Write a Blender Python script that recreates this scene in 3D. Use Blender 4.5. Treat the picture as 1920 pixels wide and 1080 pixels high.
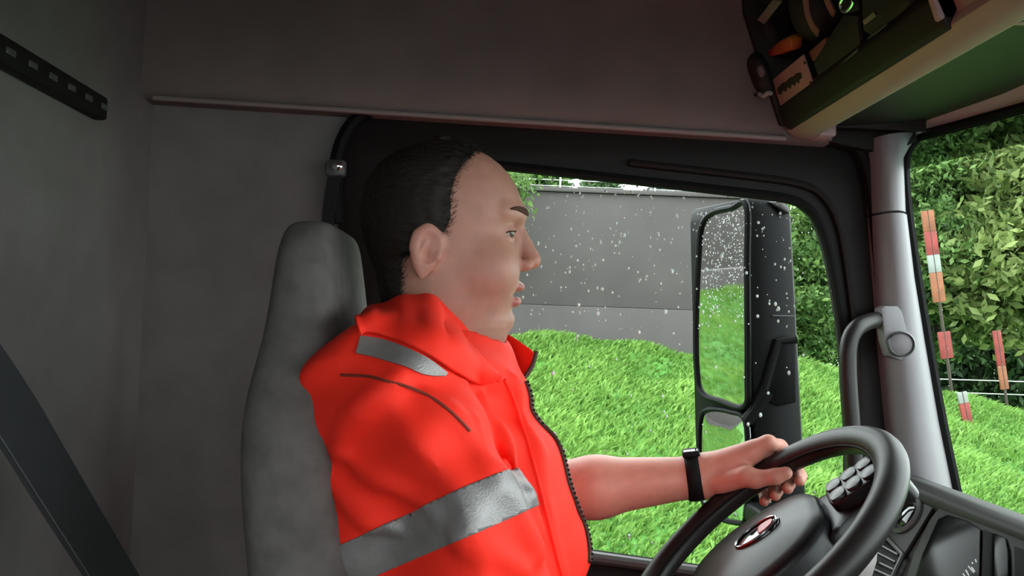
import bpy, bmesh, math, random
import numpy as np
from mathutils import Vector, Matrix, noise as mnoise
from mathutils.bvhtree import BVHTree

for o in list(bpy.data.objects):
    bpy.data.objects.remove(o)
SC = bpy.context.scene
COL = SC.collection
PI = math.pi
rng = np.random.default_rng(7)
random.seed(7)

# ------------------------------------------------------------------ camera
FPX = 1663.0                       # focal length in pixels of the 1920x1080 frame
CAM = np.array([0.0, 0.0, 2.4])
def _cam_axes(vp=(917, 600), roll=2.0):
    y = np.array([(vp[0] - 960) / FPX, -(vp[1] - 540) / FPX, -1.0]); y /= np.linalg.norm(y)
    r = math.radians(roll)
    x = np.array([math.cos(r), -math.sin(r), 0.0]); x -= x.dot(y) * y; x /= np.linalg.norm(x)
    return np.array([x, y, np.cross(x, y)])
CM = _cam_axes()
cd = bpy.data.cameras.new('camera'); cd.sensor_width = 36.0; cd.lens = 36.0 * FPX / 1920.0
cd.clip_start = 0.02; cd.clip_end = 500
camo = bpy.data.objects.new('camera', cd); COL.objects.link(camo)
m4 = Matrix([list(CM[i]) + [CAM[i]] for i in range(3)] + [[0, 0, 0, 1]])
camo.matrix_world = m4
SC.camera = camo

# ------------------------------------------------------------------ overcast daylight
W = bpy.data.worlds.new('overcast_sky'); SC.world = W
W.use_nodes = True
bg = W.node_tree.nodes['Background']
bg.inputs['Color'].default_value = (0.93, 0.97, 1.0, 1)
bg.inputs['Strength'].default_value = 1.0
vs = SC.view_settings
vs.view_transform = 'Standard'; vs.look = 'None'; vs.gamma = 1.0; vs.use_curve_mapping = False
vs.exposure = 2.6

# ------------------------------------------------------------------ helpers
def ray(px, py):
    return CM @ np.array([(px - 960) / FPX, -(py - 540) / FPX, -1.0])
def P(px, py, Y):
    """the place at lateral distance Y that this direction of sight reaches"""
    d = ray(px, py); return CAM + d * (Y / d[1])
def onplane(px, py, p0, n):
    d = ray(px, py); n = np.asarray(n, float)
    return CAM + d * (np.dot(np.asarray(p0) - CAM, n) / np.dot(d, n))

_mats = {}
def mat(name, color, rough=0.5, metal=0.0, spec=0.5, var=0.0, vscale=8.0, bump=0.0, bscale=60.0,
        coat=0.0, attr=None, sheen=0.0, sss=0.0, stretch=None, color2=None):
    if name in _mats: return _mats[name]
    m = bpy.data.materials.new(name); m.use_nodes = True
    nt = m.node_tree; b = nt.nodes['Principled BSDF']
    b.inputs['Roughness'].default_value = rough; b.inputs['Metallic'].default_value = metal
    b.inputs['Specular IOR Level'].default_value = spec
    b.inputs['Coat Weight'].default_value = coat; b.inputs['Sheen Weight'].default_value = sheen
    if sss:
        b.inputs['Subsurface Weight'].default_value = sss
        b.inputs['Subsurface Radius'].default_value = (0.012, 0.005, 0.003)
    tc = nt.nodes.new('ShaderNodeTexCoord')
    vec = tc.outputs['Object']
    if stretch:
        mp = nt.nodes.new('ShaderNodeMapping'); mp.inputs['Scale'].default_value = stretch
        nt.links.new(vec, mp.inputs['Vector']); vec = mp.outputs['Vector']
    c = tuple(color) + (1,)
    b.inputs['Base Color'].default_value = c
    src = None
    if attr:
        a = nt.nodes.new('ShaderNodeAttribute'); a.attribute_name = attr; src = a.outputs['Color']
    if var or color2:
        n = nt.nodes.new('ShaderNodeTexNoise'); n.inputs['Scale'].default_value = vscale
        n.inputs['Detail'].default_value = 5
        nt.links.new(vec, n.inputs['Vector'])
        r = nt.nodes.new('ShaderNodeValToRGB')
        r.color_ramp.elements[0].position = 0.3; r.color_ramp.elements[1].position = 0.7
        if src is None:
            lo = color2 if color2 else tuple(x * (1 - var) for x in color)
            hi = color if color2 else tuple(min(1, x * (1 + var)) for x in color)
            r.color_ramp.elements[0].color = tuple(lo) + (1,); r.color_ramp.elements[1].color = tuple(hi) + (1,)
            nt.links.new(n.outputs['Fac'], r.inputs['Fac']); src = r.outputs['Color']
        else:
            r.color_ramp.elements[0].color = (1 - var,) * 3 + (1,); r.color_ramp.elements[1].color = (1, 1, 1, 1)
            nt.links.new(n.outputs['Fac'], r.inputs['Fac'])
            mx = nt.nodes.new('ShaderNodeMix'); mx.data_type = 'RGBA'; mx.blend_type = 'MULTIPLY'
            mx.inputs[0].default_value = 1
            nt.links.new(src, mx.inputs[6]); nt.links.new(r.outputs['Color'], mx.inputs[7]); src = mx.outputs[2]
    if src is not None: nt.links.new(src, b.inputs['Base Color'])
    if bump:
        n2 = nt.nodes.new('ShaderNodeTexNoise'); n2.inputs['Scale'].default_value = bscale; n2.inputs['Detail'].default_value = 4
        nt.links.new(vec, n2.inputs['Vector'])
        bp = nt.nodes.new('ShaderNodeBump'); bp.inputs['Strength'].default_value = bump; bp.inputs['Distance'].default_value = 0.003
        nt.links.new(n2.outputs['Fac'], bp.inputs['Height']); nt.links.new(bp.outputs['Normal'], b.inputs['Normal'])
    _mats[name] = m
    return m

def glass_mat(name, tint=(0.95, 0.98, 0.96), refl=1.0, f0=0.0):
    """thin window pane: lets light straight through, mirrors a little at grazing angles"""
    if name in _mats: return _mats[name]
    m = bpy.data.materials.new(name); m.use_nodes = True
    nt = m.node_tree; nt.nodes.clear()
    out = nt.nodes.new('ShaderNodeOutputMaterial'); mix = nt.nodes.new('ShaderNodeMixShader')
    t = nt.nodes.new('ShaderNodeBsdfTransparent'); t.inputs['Color'].default_value = tuple(tint) + (1,)
    g = nt.nodes.new('ShaderNodeBsdfGlossy'); g.inputs['Roughness'].default_value = 0.02
    g.inputs['Color'].default_value = (refl, refl, refl, 1)
    lw = nt.nodes.new('ShaderNodeLayerWeight'); lw.inputs['Blend'].default_value = 0.5
    pw = nt.nodes.new('ShaderNodeMath'); pw.operation = 'POWER'; pw.inputs[1].default_value = 5.0
    f = nt.nodes.new('ShaderNodeMath'); f.operation = 'MULTIPLY_ADD'; f.inputs[1].default_value = 0.6; f.inputs[2].default_value = f0
    nt.links.new(lw.outputs['Facing'], pw.inputs[0]); nt.links.new(pw.outputs[0], f.inputs[0])
    nt.links.new(f.outputs[0], mix.inputs['Fac']); nt.links.new(t.outputs[0], mix.inputs[1])
    nt.links.new(g.outputs[0], mix.inputs[2]); nt.links.new(mix.outputs[0], out.inputs['Surface'])
    _mats[name] = m
    return m

def leaf_mat(name, c1, c2, trans=0.35, attr='tone'):
    if name in _mats: return _mats[name]
    m = bpy.data.materials.new(name); m.use_nodes = True
    nt = m.node_tree; nt.nodes.clear()
    out = nt.nodes.new('ShaderNodeOutputMaterial'); mix = nt.nodes.new('ShaderNodeMixShader'); mix.inputs['Fac'].default_value = trans
    d = nt.nodes.new('ShaderNodeBsdfPrincipled'); d.inputs['Roughness'].default_value = 0.55; d.inputs['Specular IOR Level'].default_value = 0.25
    t = nt.nodes.new('ShaderNodeBsdfTranslucent')
    a = nt.nodes.new('ShaderNodeAttribute'); a.attribute_name = attr
    r = nt.nodes.new('ShaderNodeValToRGB')
    r.color_ramp.elements[0].color = tuple(c1) + (1,); r.color_ramp.elements[1].color = tuple(c2) + (1,)
    nt.links.new(a.outputs['Fac'], r.inputs['Fac'])
    nt.links.new(r.outputs['Color'], d.inputs['Base Color']); nt.links.new(r.outputs['Color'], t.inputs['Color'])
    nt.links.new(d.outputs[0], mix.inputs[1]); nt.links.new(t.outputs[0], mix.inputs[2])
    nt.links.new(mix.outputs[0], out.inputs['Surface'])
    _mats[name] = m
    return m

class Geo:
    def __init__(s): s.v = []; s.f = []
    def add(s, vs, fs):
        o = len(s.v); s.v += [tuple(map(float, x)) for x in vs]; s.f += [tuple(i + o for i in f) for f in fs]; return s
    def box(s, c, size, axes=None):
        c = np.asarray(c, float); A = np.eye(3) if axes is None else np.asarray(axes, float)
        h = np.asarray(size, float) / 2
        vs = [c + A[0] * sx * h[0] + A[1] * sy * h[1] + A[2] * sz * h[2] for sx in (-1, 1) for sy in (-1, 1) for sz in (-1, 1)]
        return s.add(vs, [(0, 1, 3, 2), (4, 6, 7, 5), (0, 4, 5, 1), (2, 3, 7, 6), (0, 2, 6, 4), (1, 5, 7, 3)])
    def loft(s, rings, closed=True, cap=True, loop=False):
        n = len(rings[0]); fs = []; vs = [p for r in rings for p in r]; m = len(rings)
        for i in range(m if loop else m - 1):
            j = (i + 1) % m
            for k in range(n if closed else n - 1):
                l = (k + 1) % n
                fs.append((i * n + k, i * n + l, j * n + l, j * n + k))
        if cap and closed and not loop:
            fs.append(tuple(range(n - 1, -1, -1))); fs.append(tuple((m - 1) * n + k for k in range(n)))
        return s.add(vs, fs)
    def tube(s, pts, r, seg=10, loop=False, flat=1.0, up=(0, 0, 1)):
        pts = [np.asarray(p, float) for p in pts]; n = len(pts); rings = []
        rr = r if hasattr(r, '__len__') else [r] * n
        for i, p in enumerate(pts):
            a = pts[(i - 1) % n] if (loop or i > 0) else p; b = pts[(i + 1) % n] if (loop or i < n - 1) else p
            t = b - a; t /= (np.linalg.norm(t) + 1e-12)
            u = np.cross(t, np.asarray(up, float))
            if np.linalg.norm(u) < 1e-3: u = np.cross(t, (1, 0.2, 0))
            u /= np.linalg.norm(u); w = np.cross(u, t)
            rings.append([p + rr[i] * (u * math.cos(2 * PI * k / seg) + w * flat * math.sin(2 * PI * k / seg)) for k in range(seg)])
        return s.loft(rings, True, True, loop)
    def prism(s, poly, d):
        poly = [np.asarray(p, float) for p in poly]; d = np.asarray(d, float); n = len(poly)
        return s.loft([poly, [p + d for p in poly]])
    def lathe(s, c, axis, prof, seg=32, xdir=None):
        """prof: (radius, height) pairs along axis"""
        c = np.asarray(c, float); a = np.asarray(axis, float); a = a / np.linalg.norm(a)
        u = np.cross(a, (0, 0, 1) if abs(a[2]) < 0.9 else (1, 0, 0)); u /= np.linalg.norm(u); w = np.cross(a, u)
        return s.loft([[c + a * h + r * (u * math.cos(2 * PI * k / seg) + w * math.sin(2 * PI * k / seg)) for k in range(seg)] for r, h in prof])

def mesh_of(name, g, bevel=0.0, bseg=2, weld=False):
    me = bpy.data.meshes.new(name)
    me.from_pydata(g.v, [], g.f); me.update()
    bm = bmesh.new(); bm.from_mesh(me)
    if weld: bmesh.ops.remove_doubles(bm, verts=bm.verts, dist=1e-5)
    bmesh.ops.recalc_face_normals(bm, faces=bm.faces)
    if bevel:
        es = [e for e in bm.edges if len(e.link_faces) == 2 and e.calc_face_angle(0) > 0.6]
        bmesh.ops.bevel(bm, geom=es, offset=bevel, segments=bseg, affect='EDGES', profile=0.5, clamp_overlap=True)
    bm.to_mesh(me); bm.free()
    return me

ROOT = {}                          # object name -> world place of the root the mesh is local to
def put(name, me, m, parent=None, smooth=35, at=None):
    """one mesh object; world-space mesh data is made local to the thing it belongs to"""
    if isinstance(me, Geo): me = mesh_of(name, me)
    o = bpy.data.objects.new(name, me); COL.objects.link(o)
    if parent is not None:
        L = ROOT[parent.name]
    else:
        if at is None:
            co = np.empty(len(me.vertices) * 3); me.vertices.foreach_get('co', co); co = co.reshape(-1, 3)
            at = np.array([*(co.min(0) + co.max(0))[:2] / 2, co[:, 2].min()])
        L = np.asarray(at, float); o.location = L
    me.transform(Matrix.Translation(-Vector(L)))
    ROOT[o.name] = L
    if parent is not None: o.parent = parent
    if m is not None: me.materials.append(m)
    if smooth:
        for p in me.polygons: p.use_smooth = True
        if smooth < 180: me.set_sharp_from_angle(angle=math.radians(smooth))
    return o
def tag(o, label, cat, group=None):
    o['label'] = label; o['category'] = cat
    if group: o['group'] = group
    return o
def struct(o, label=None):
    o['kind'] = 'structure'
    if label: o['label'] = label
    return o
def thing(name, at, label, cat, group=None):
    o = bpy.data.objects.new(name, None); COL.objects.link(o); o.location = at; o.empty_display_size = 0.1
    ROOT[o.name] = np.asarray(at, float)
    return tag(o, label, cat, group)
def setting(name, at, label=None):
    o = bpy.data.objects.new(name, None); COL.objects.link(o); o.location = at; o.empty_display_size = 0.1
    ROOT[o.name] = np.asarray(at, float)
    return struct(o, label)
def smoothcurve(pts, n=6, loop=False):
    pts = [np.asarray(p, float) for p in pts]; out = []; m = len(pts)
    for i in range(m if loop else m - 1):
        if loop: a, b, c, d = pts[(i - 1) % m], pts[i], pts[(i + 1) % m], pts[(i + 2) % m]
        else: a, b, c, d = pts[max(i - 1, 0)], pts[i], pts[i + 1], pts[min(i + 2, m - 1)]
        for k in range(n):
            t = k / n
            out.append(0.5 * ((2 * b) + (-a + c) * t + (2 * a - 5 * b + 4 * c - d) * t * t + (-a + 3 * b - 3 * c + d) * t ** 3))
    if not loop: out.append(pts[-1])
    return out

# ------------------------------------------------------------------ implicit surfaces (for the person)
def ell(p, c, r, R=None):
    d = [p[i] - c[i] for i in range(3)]
    if R is not None: d = [R[i][0] * d[0] + R[i][1] * d[1] + R[i][2] * d[2] for i in range(3)]
    k0 = np.sqrt(sum((d[i] / r[i]) ** 2 for i in range(3))); k1 = np.sqrt(sum((d[i] / (r[i] * r[i])) ** 2 for i in range(3))) + 1e-6
    return k0 * (k0 - 1) / k1
def cone(p, a, b, r1, r2):
    a = np.asarray(a, float); b = np.asarray(b, float); ab = b - a; L = ab.dot(ab) + 1e-12
    t = np.clip(sum((p[i] - a[i]) * ab[i] for i in range(3)) / L, 0, 1)
    return np.sqrt(sum((p[i] - a[i] - ab[i] * t) ** 2 for i in range(3))) - (r1 + (r2 - r1) * t)
def smin(a, b, k):
    h = np.clip(0.5 + 0.5 * (b - a) / k, 0, 1); return b * (1 - h) + a * h - k * h * (1 - h)
def smax(a, b, k): return -smin(-a, -b, k)
def nets(fn, lo, hi, h):
    """naive surface nets of fn<0 over a box"""
    n = [int(math.ceil((hi[i] - lo[i]) / h)) + 1 for i in range(3)]
    ax = [lo[i] + h * np.arange(n[i]) for i in range(3)]
    G = np.meshgrid(*ax, indexing='ij')
    Fv = fn([g.astype(np.float32) for g in G]).astype(np.float32)
    Fv[0] = Fv[-1] = 1; Fv[:, 0] = Fv[:, -1] = 1; Fv[:, :, 0] = Fv[:, :, -1] = 1
    S = Fv < 0
    cnt = np.zeros([k - 1 for k in n], np.float32); pos = np.zeros([k - 1 for k in n] + [3], np.float32)
    sl = lambda o, ax_: slice(o, n[ax_] - 1 + o)
    for d in range(3):
        e = [(a, b) for a in (0, 1) for b in (0, 1)]
        oth = [i for i in range(3) if i != d]
        for a, b in e:
            o0 = [0, 0, 0]; o0[oth[0]] = a; o0[oth[1]] = b; o1 = list(o0); o1[d] = 1
            A = Fv[tuple(sl(o0[i], i) for i in range(3))]; B = Fv[tuple(sl(o1[i], i) for i in range(3))]
            cr = (A < 0) != (B < 0)
            with np.errstate(all='ignore'): t = np.where(cr, A / (A - B), 0)
            cnt += cr
            for i in range(3): pos[..., i] += np.where(cr, (t if i == d else o0[i]), 0)
    act = cnt > 0
    idx = -np.ones(cnt.shape, np.int64); idx[act] = np.arange(act.sum())
    cell = np.argwhere(act)
    V = (cell + pos[act] / cnt[act][:, None]) * h + np.asarray(lo)
    Q = []
    for d in range(3):
        a, b = [(1, 2), (2, 0), (0, 1)][d]
        s0 = [slice(None)] * 3; s1 = [slice(None)] * 3
        s0[d] = slice(0, n[d] - 1); s1[d] = slice(1, n[d])
        A = S[tuple(s0)]; B = S[tuple(s1)]
        for flip in (False, True):
            E = np.argwhere((A & ~B) if not flip else (~A & B))
            if len(E) == 0: continue
            E = E[(E[:, a] > 0) & (E[:, b] > 0) & (E[:, a] < n[a] - 1) & (E[:, b] < n[b] - 1)]
            def ix(da, db):
                q = E.copy(); q[:, a] -= da; q[:, b] -= db; return idx[q[:, 0], q[:, 1], q[:, 2]]
            q = np.stack([ix(1, 1), ix(0, 1), ix(0, 0), ix(1, 0)], 1)
            if flip: q = q[:, ::-1]
            Q.append(q)
    Q = np.concatenate(Q); Q = Q[(Q >= 0).all(1)]
    return V, Q
def np_mesh(name, V, Q):
    me = bpy.data.meshes.new(name)
    me.vertices.add(len(V)); me.vertices.foreach_set('co', np.asarray(V, np.float32).ravel())
    k = Q.shape[1]
    me.loops.add(Q.size); me.loops.foreach_set('vertex_index', np.ascontiguousarray(Q, np.int32).ravel())
    me.polygons.add(len(Q)); me.polygons.foreach_set('loop_start', np.arange(0, Q.size, k, dtype=np.int32))
    me.update(calc_edges=True); me.validate()
    return me
def relax(V, Q, it=2, f=0.5):
    E_ = np.concatenate([Q[:, [0, 1]], Q[:, [1, 2]], Q[:, [2, 3]], Q[:, [3, 0]]]); E_ = np.concatenate([E_, E_[:, ::-1]])
    for _ in range(it):
        n = np.bincount(E_[:, 0], minlength=len(V)).astype(float)
        A = np.stack([np.bincount(E_[:, 0], weights=V[E_[:, 1], k], minlength=len(V)) for k in range(3)], 1)
        V = V * (1 - f) + f * A / np.maximum(n, 1)[:, None]
    return V
def set_attr(me, name, vals):
    vals = np.asarray(vals, np.float32)
    if vals.ndim == 1:
        a = me.attributes.new(name, 'FLOAT', 'POINT'); a.data.foreach_set('value', vals)
    else:
        a = me.attributes.new(name, 'FLOAT_COLOR', 'POINT')
        a.data.foreach_set('color', np.c_[vals, np.ones(len(vals))].astype(np.float32).ravel())

# ------------------------------------------------------------------ materials
M_TRIM = mat('warm_grey_trim_plastic', (0.30, 0.27, 0.265), 0.55, var=0.08, vscale=5, bump=0.12, bscale=900)
M_PILLAR = mat('light_grey_pillar_plastic', (0.195, 0.183, 0.195), 0.5, var=0.05, vscale=6, bump=0.1, bscale=900)
M_REAR = mat('rear_wall_grey_felt', (0.165, 0.148, 0.143), 0.8, var=0.1, vscale=12, bump=0.25, bscale=500)
M_LINER = mat('headliner_grey_brown', (0.17, 0.135, 0.125), 0.85, var=0.1, vscale=9, bump=0.2, bscale=600)
M_FRAME = mat('black_door_plastic', (0.010, 0.0075, 0.0072), 0.6, spec=0.2, bump=0.1, bscale=700)
M_RUBBER = mat('black_rubber', (0.006, 0.006, 0.006), 0.65, spec=0.12)
M_DASH = mat('dash_dark_plastic', (0.016, 0.0145, 0.014), 0.65, spec=0.12, bump=0.12, bscale=900)
M_DASHTOP = mat('dash_top_plastic', (0.026, 0.025, 0.023), 0.5, spec=0.2, bump=0.1, bscale=900)
M_WHEEL = mat('wheel_leather', (0.014, 0.0115, 0.0115), 0.40, spec=0.3, bump=0.1, bscale=1500)
M_HUB = mat('wheel_hub_plastic', (0.012, 0.012, 0.0135), 0.36, spec=0.3, bump=0.05, bscale=1200)
M_GREYP = mat('mid_grey_plastic', (0.07, 0.07, 0.072), 0.4)
M_BEIGE = mat('beige_shelf_moulding', (0.40, 0.285, 0.285), 0.55, var=0.05)
M_TRAY = mat('dark_tray', (0.016, 0.012, 0.011), 0.6, spec=0.25)
M_VISOR = mat('dark_overhead_panel', (0.020, 0.019, 0.017), 0.5, spec=0.3, var=0.1)
M_BTN = mat('button_plastic', (0.035, 0.035, 0.037), 0.35)
M_CHROME = mat('chrome', (0.8, 0.8, 0.8), 0.12, 1.0)
M_GLASS = glass_mat('side_glass')
M_WIND = glass_mat('windscreen_glass', (0.93, 0.97, 0.95))
M_BAND = glass_mat('windscreen_tint', (0.40, 0.46, 0.42))
M_SCREEN = mat('glossy_black_screen', (0.006, 0.006, 0.007), 0.06, coat=0.6)
M_INSTR = mat('dark_instrument_glass', (0.004, 0.004, 0.004), 0.18, spec=0.10)
M_SEAT = mat('seat_grey_fabric', (0.10, 0.088, 0.086), 0.9, var=0.2, vscale=40, bump=0.3, bscale=800)
M_BELT = mat('black_webbing', (0.018, 0.019, 0.021), 0.75, bump=0.4, bscale=1200)
M_MIRROR = mat('mirror_glass', (0.66, 0.64, 0.64), 0.03, 1.0)
M_HOUSING = mat('black_mirror_housing', (0.007, 0.007, 0.0075), 0.45, spec=0.07)
M_DROP = mat('water_droplet', (0.9, 0.93, 0.95), 0.05, spec=0.8)  # white base stands in for sky light the drops would refract
_b = M_DROP.node_tree.nodes['Principled BSDF']; _b.inputs['Transmission Weight'].default_value = 0.1; _b.inputs['IOR'].default_value = 1.33

# ================================================================== THE CAB SHELL
from mathutils.geometry import tessellate_polygon
def R3(x, y, z): return np.array([x, y, z + CAM[2]])       # height counted from the eye level of the photograph
FLOOR = 1.25
def plate_with_hole(outer, inner, d):
    """flat plate (outer loop, hole) thickened by d"""
    pts = [np.asarray(p, float) for p in outer + inner]; n = len(outer); m = len(inner)
    tris = tessellate_polygon([[Vector(p) for p in outer], [Vector(p) for p in inner]])
    g = Geo(); N = n + m; d = np.asarray(d, float)
    vs = pts + [p + d for p in pts]; fs = [tuple(t) for t in tris] + [tuple(i + N for i in t[::-1]) for t in tris]
    for k in range(n): l = (k + 1) % n; fs.append((k, l, l + N, k + N))
    for k in range(m): l = (k + 1) % m; fs.append((n + k, n + l, n + l + N, n + k + N))
    return g.add(vs, fs)

YD = 1.60
door_out_px = [(634, 420), (632, 330), (640, 278), (660, 238), (690, 214), (730, 205), (1000, 222), (1300, 240), (1475, 250), (1560, 258),
               (1606, 285), (1626, 340), (1640, 440), (1655, 600), (1672, 760), (1686, 900), (1700, 1000), (1712, 1200)]
door_out = [P(x, y, YD) for x, y in door_out_px]
door_out += [np.array([0.78, YD, 1.34]), np.array([-0.27, YD, 1.34])]
win_px = [(797, 318), (830, 303), (940, 312), (1160, 336), (1390, 362), (1462, 371), (1500, 382), (1526, 404), (1543, 440), (1556, 490), (1574, 590),
          (1586, 700), (1591, 800), (1593, 950), (1590, 1060), (1572, 1092), (1540, 1098), (1330, 1069), (1090, 1036), (850, 1002), (812, 985), (797, 950), (790, 800), (788, 600), (788, 360)]
win_in = [P(x, y, YD) for x, y in win_px]

floor = struct(put('floor', Geo().box((0.15, 0.45, FLOOR - 0.03), (1.6, 2.4, 0.06)), M_DASH))
wall_back = struct(put('wall_back', Geo().box((-0.65, 0.45, 2.2), (0.06, 2.4, 1.96)), M_REAR))
ceiling = struct(put('ceiling', Geo().box((0.15, 0.45, 3.18), (1.6, 2.4, 0.06)), M_LINER))

# driver's side wall, its door opening follows the door
wl_outer = [np.array([-0.62, 1.605, FLOOR]), np.array([-0.62, 1.605, 3.15]), np.array([0.77, 1.605, 3.15]), np.array([0.70, 1.605, 2.75]), np.array([0.80, 1.605, 2.10]), np.array([0.86, 1.605, 1.9]), np.array([0.86, 1.605, FLOOR])]
hole = [np.array([p[0], 1.605, p[2]]) for p in door_out]
wall_left = struct(put('wall_left', plate_with_hole(wl_outer, hole[::-1], (0, 0.07, 0)), M_REAR))
# driver's door: frame around the window and the panel under it
door = setting('door_1', (0.2, 1.63, 1.34), "driver's dark door with a large side window")
put('door_frame', mesh_of('door_frame', plate_with_hole(door_out, win_in[::-1], (0, 0.028, 0)), 0.004, 2), M_FRAME, door)
seal = [np.array([p[0], YD - 0.004, p[2]]) for p in smoothcurve(win_in, 4, True)]
put('window_seal', Geo().tube(seal, 0.009, 8, True, up=(0, 1, 0)), M_RUBBER, door)
cx, cz = np.mean([p[0] for p in door_out[:-2]]), 2.45
os_ = smoothcurve([np.array([p[0], YD - 0.012, p[2]]) for p in door_out[:18]], 3)
put('door_seal', Geo().tube(os_, 0.013, 8, False, up=(0, 1, 0)), M_RUBBER, door)
# inner step of the frame, a second moulding that follows the window at some distance
stp = []
for x, y in [(1180, 305), (1400, 330), (1500, 345), (1545, 370), (1572, 420), (1588, 500), (1606, 650), (1616, 800), (1622, 950)]: stp.append(P(x, y, YD - 0.006))
put('frame_moulding', Geo().tube(smoothcurve(stp, 5), 0.007, 8, up=(0, 1, 0)), M_FRAME, door)
sillp = [P(x, y, YD - 0.012) for x, y in [(800, 1000), (1090, 1042), (1330, 1075), (1580, 1108)]]
put('window_sill', Geo().tube(sillp, 0.011, 10, up=(0, 1, 0)), M_GREYP, door)
put('door_pad', mesh_of('door_pad', Geo().box((0.2, 1.575, 1.70), (0.9, 0.05, 0.30)), 0.015, 3), M_DASH, door)
window_1 = setting('window_1', (0.3, 1.645, 2.0), "rain-speckled side window of the driver's door")
def pane_y(z): return 1.616 - 0.015 * (z - 2.33)          # the glass leans in a little towards the roof
pane = [np.array([p[0] + (p[0] - 0.33) * 0.015, pane_y(p[2]), p[2] + (p[2] - 2.33) * 0.015]) for p in win_in]
put('pane', Geo().prism(pane, (0, 0.004, 0)), M_GLASS, window_1, smooth=0)

# passenger side wall with its window (behind the photographer)
wr_o = [np.array([x, -0.74, z]) for x, z in [(-0.62, FLOOR), (-0.62, 3.15), (0.86, 3.15), (0.86, FLOOR)]]
wr_i = [np.array([x, -0.74, z]) for x, z in [(-0.30, 1.95), (-0.34, 2.02), (-0.34, 2.66), (-0.29, 2.74), (0.52, 2.74), (0.63, 2.64), (0.74, 2.05), (0.70, 1.95)]]
wall_right = struct(put('wall_right', plate_with_hole(wr_o, wr_i, (0, 0.06, 0)), M_REAR))
window_2 = setting('window_2', (0.2, -0.72, 1.95), 'passenger side window behind the viewpoint')
put('pane', Geo().prism([p + np.array([0, 0.03, 0]) for p in wr_i], (0, 0.004, 0)), M_GLASS, window_2, smooth=0)
struct(put('wall_front', Geo().box((0.93, 0.45, 1.62), (0.06, 2.4, 0.76)), M_DASH))

# grey roof-side panel above the door
rings = []
for X in np.linspace(-0.62, 0.60, 14):
    s = -0.024 * X
    prof = [(1.604, 0.352), (1.575, 0.352), (1.556, 0.358), (1.548, 0.372), (1.550, 0.42), (1.553, 0.53), (1.545, 0.64), (1.48, 0.72), (1.36, 0.755), (1.36, 0.765), (1.604, 0.765)]
    rings.append([R3(X, y, z + s) for y, z in prof])
trim_1 = struct(put('trim_1', Geo().loft(rings), M_LINER, smooth=60), 'grey-brown padded roof panel above the driver door')
put('edge_lip', Geo().tube([R3(X, 1.553, 0.353 - 0.024 * X) for X in np.linspace(-0.6, 0.515, 8)], 0.0045, 8), mat('headliner_lip', (0.24, 0.195, 0.185), 0.7), trim_1)

# ---------------------------------------------------------------- windscreen pillar
lp = [(1628, 262), (1632, 310), (1637, 400), (1646, 520), (1655, 640), (1668, 780), (1682, 900), (1690, 980)]
rp = [(1728, 252), (1697, 296), (1701, 400), (1716, 520), (1736, 640), (1762, 790), (1790, 925), (1800, 1000)]
rings = []
for (a, b), (c, d) in zip(lp, rp):
    L = P(a, b, 1.575); Rr = P(c, d, 1.595)
    ring = []
    for t in (0, 0.08, 0.2, 0.4, 0.6, 0.8, 0.93, 1.0):
        p = L * (1 - t) + Rr * t
        ring.append(p + np.array([0, -0.045 * math.sin(PI * min(1, t * 1.05) ** 0.7) ** 0.8 if 0 < t < 1 else 0, 0]))
    ring += [Rr + np.array([0.0, 0.05, 0]), L + np.array([0, 0.05, 0])]
    rings.append(ring)
pil = setting('trim_2', P(1680, 980, 1.59), 'light grey windscreen pillar trim')
k0 = 2
put('upper_trim', Geo().loft(rings[:3]), M_PILLAR, pil, smooth=50)
low = [[p + np.array([0, -0.003, 0]) for p in r] for r in [[a * 0.04 + b * 0.96 for a, b in zip(rings[3], rings[2])]] + rings[3:]]
put('lower_trim', Geo().loft(low), M_PILLAR, pil, smooth=50)

# ---------------------------------------------------------------- windscreen
edge_px = [(1720, 258), (1700, 284), (1694, 320), (1700, 400), (1717, 520), (1737, 640), (1764, 790), (1792, 925), (1806, 1000)]
WE = [P(x, y, 1.605) for x, y in edge_px]
def wsx(z):
    zs = [p[2] for p in WE][::-1]; xs = [p[0] for p in WE][::-1]
    return np.interp(z, zs, xs)
ZT, ZB = WE[0][2], WE[-1][2]
def wpt(Y, z, off=0.0):
    t = (1.605 - Y) / 2.3
    return np.array([wsx(z) + 0.16 * (1 - (2 * t - 1) ** 2) + off, Y, z])
ZS = P(1800, 301, 1.5)[2]
window_3 = setting('window_3', (0.9, 0.45, ZB), 'curved windscreen with a tinted strip along its top')
def wgrid(z0, z1, nz):
    g = Geo(); ys = np.linspace(1.61, -0.69, 30); zs = np.linspace(z0, z1, nz)
    A = [[wpt(y, z) for z in zs] for y in ys]; B = [[wpt(y, z, 0.005) for z in zs[::-1]] for y in ys]
    return g.loft([a + b for a, b in zip(A, B)])
put('pane', wgrid(ZB, ZS, 12), M_WIND, window_3, smooth=40)
put('tinted_strip', wgrid(ZS, ZT + 0.02, 4), M_BAND, window_3, smooth=40)
sealL = [p + np.array([-0.004, -0.012, 0]) for p in smoothcurve(WE, 5)]
sealT = [wpt(y, ZT, -0.006) for y in np.linspace(1.59, -0.69, 28)]
put('seal', Geo().tube(sealT[::-1] + sealL, 0.010, 8, up=(0, 1, 0.2)), M_RUBBER, window_3)

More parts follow.
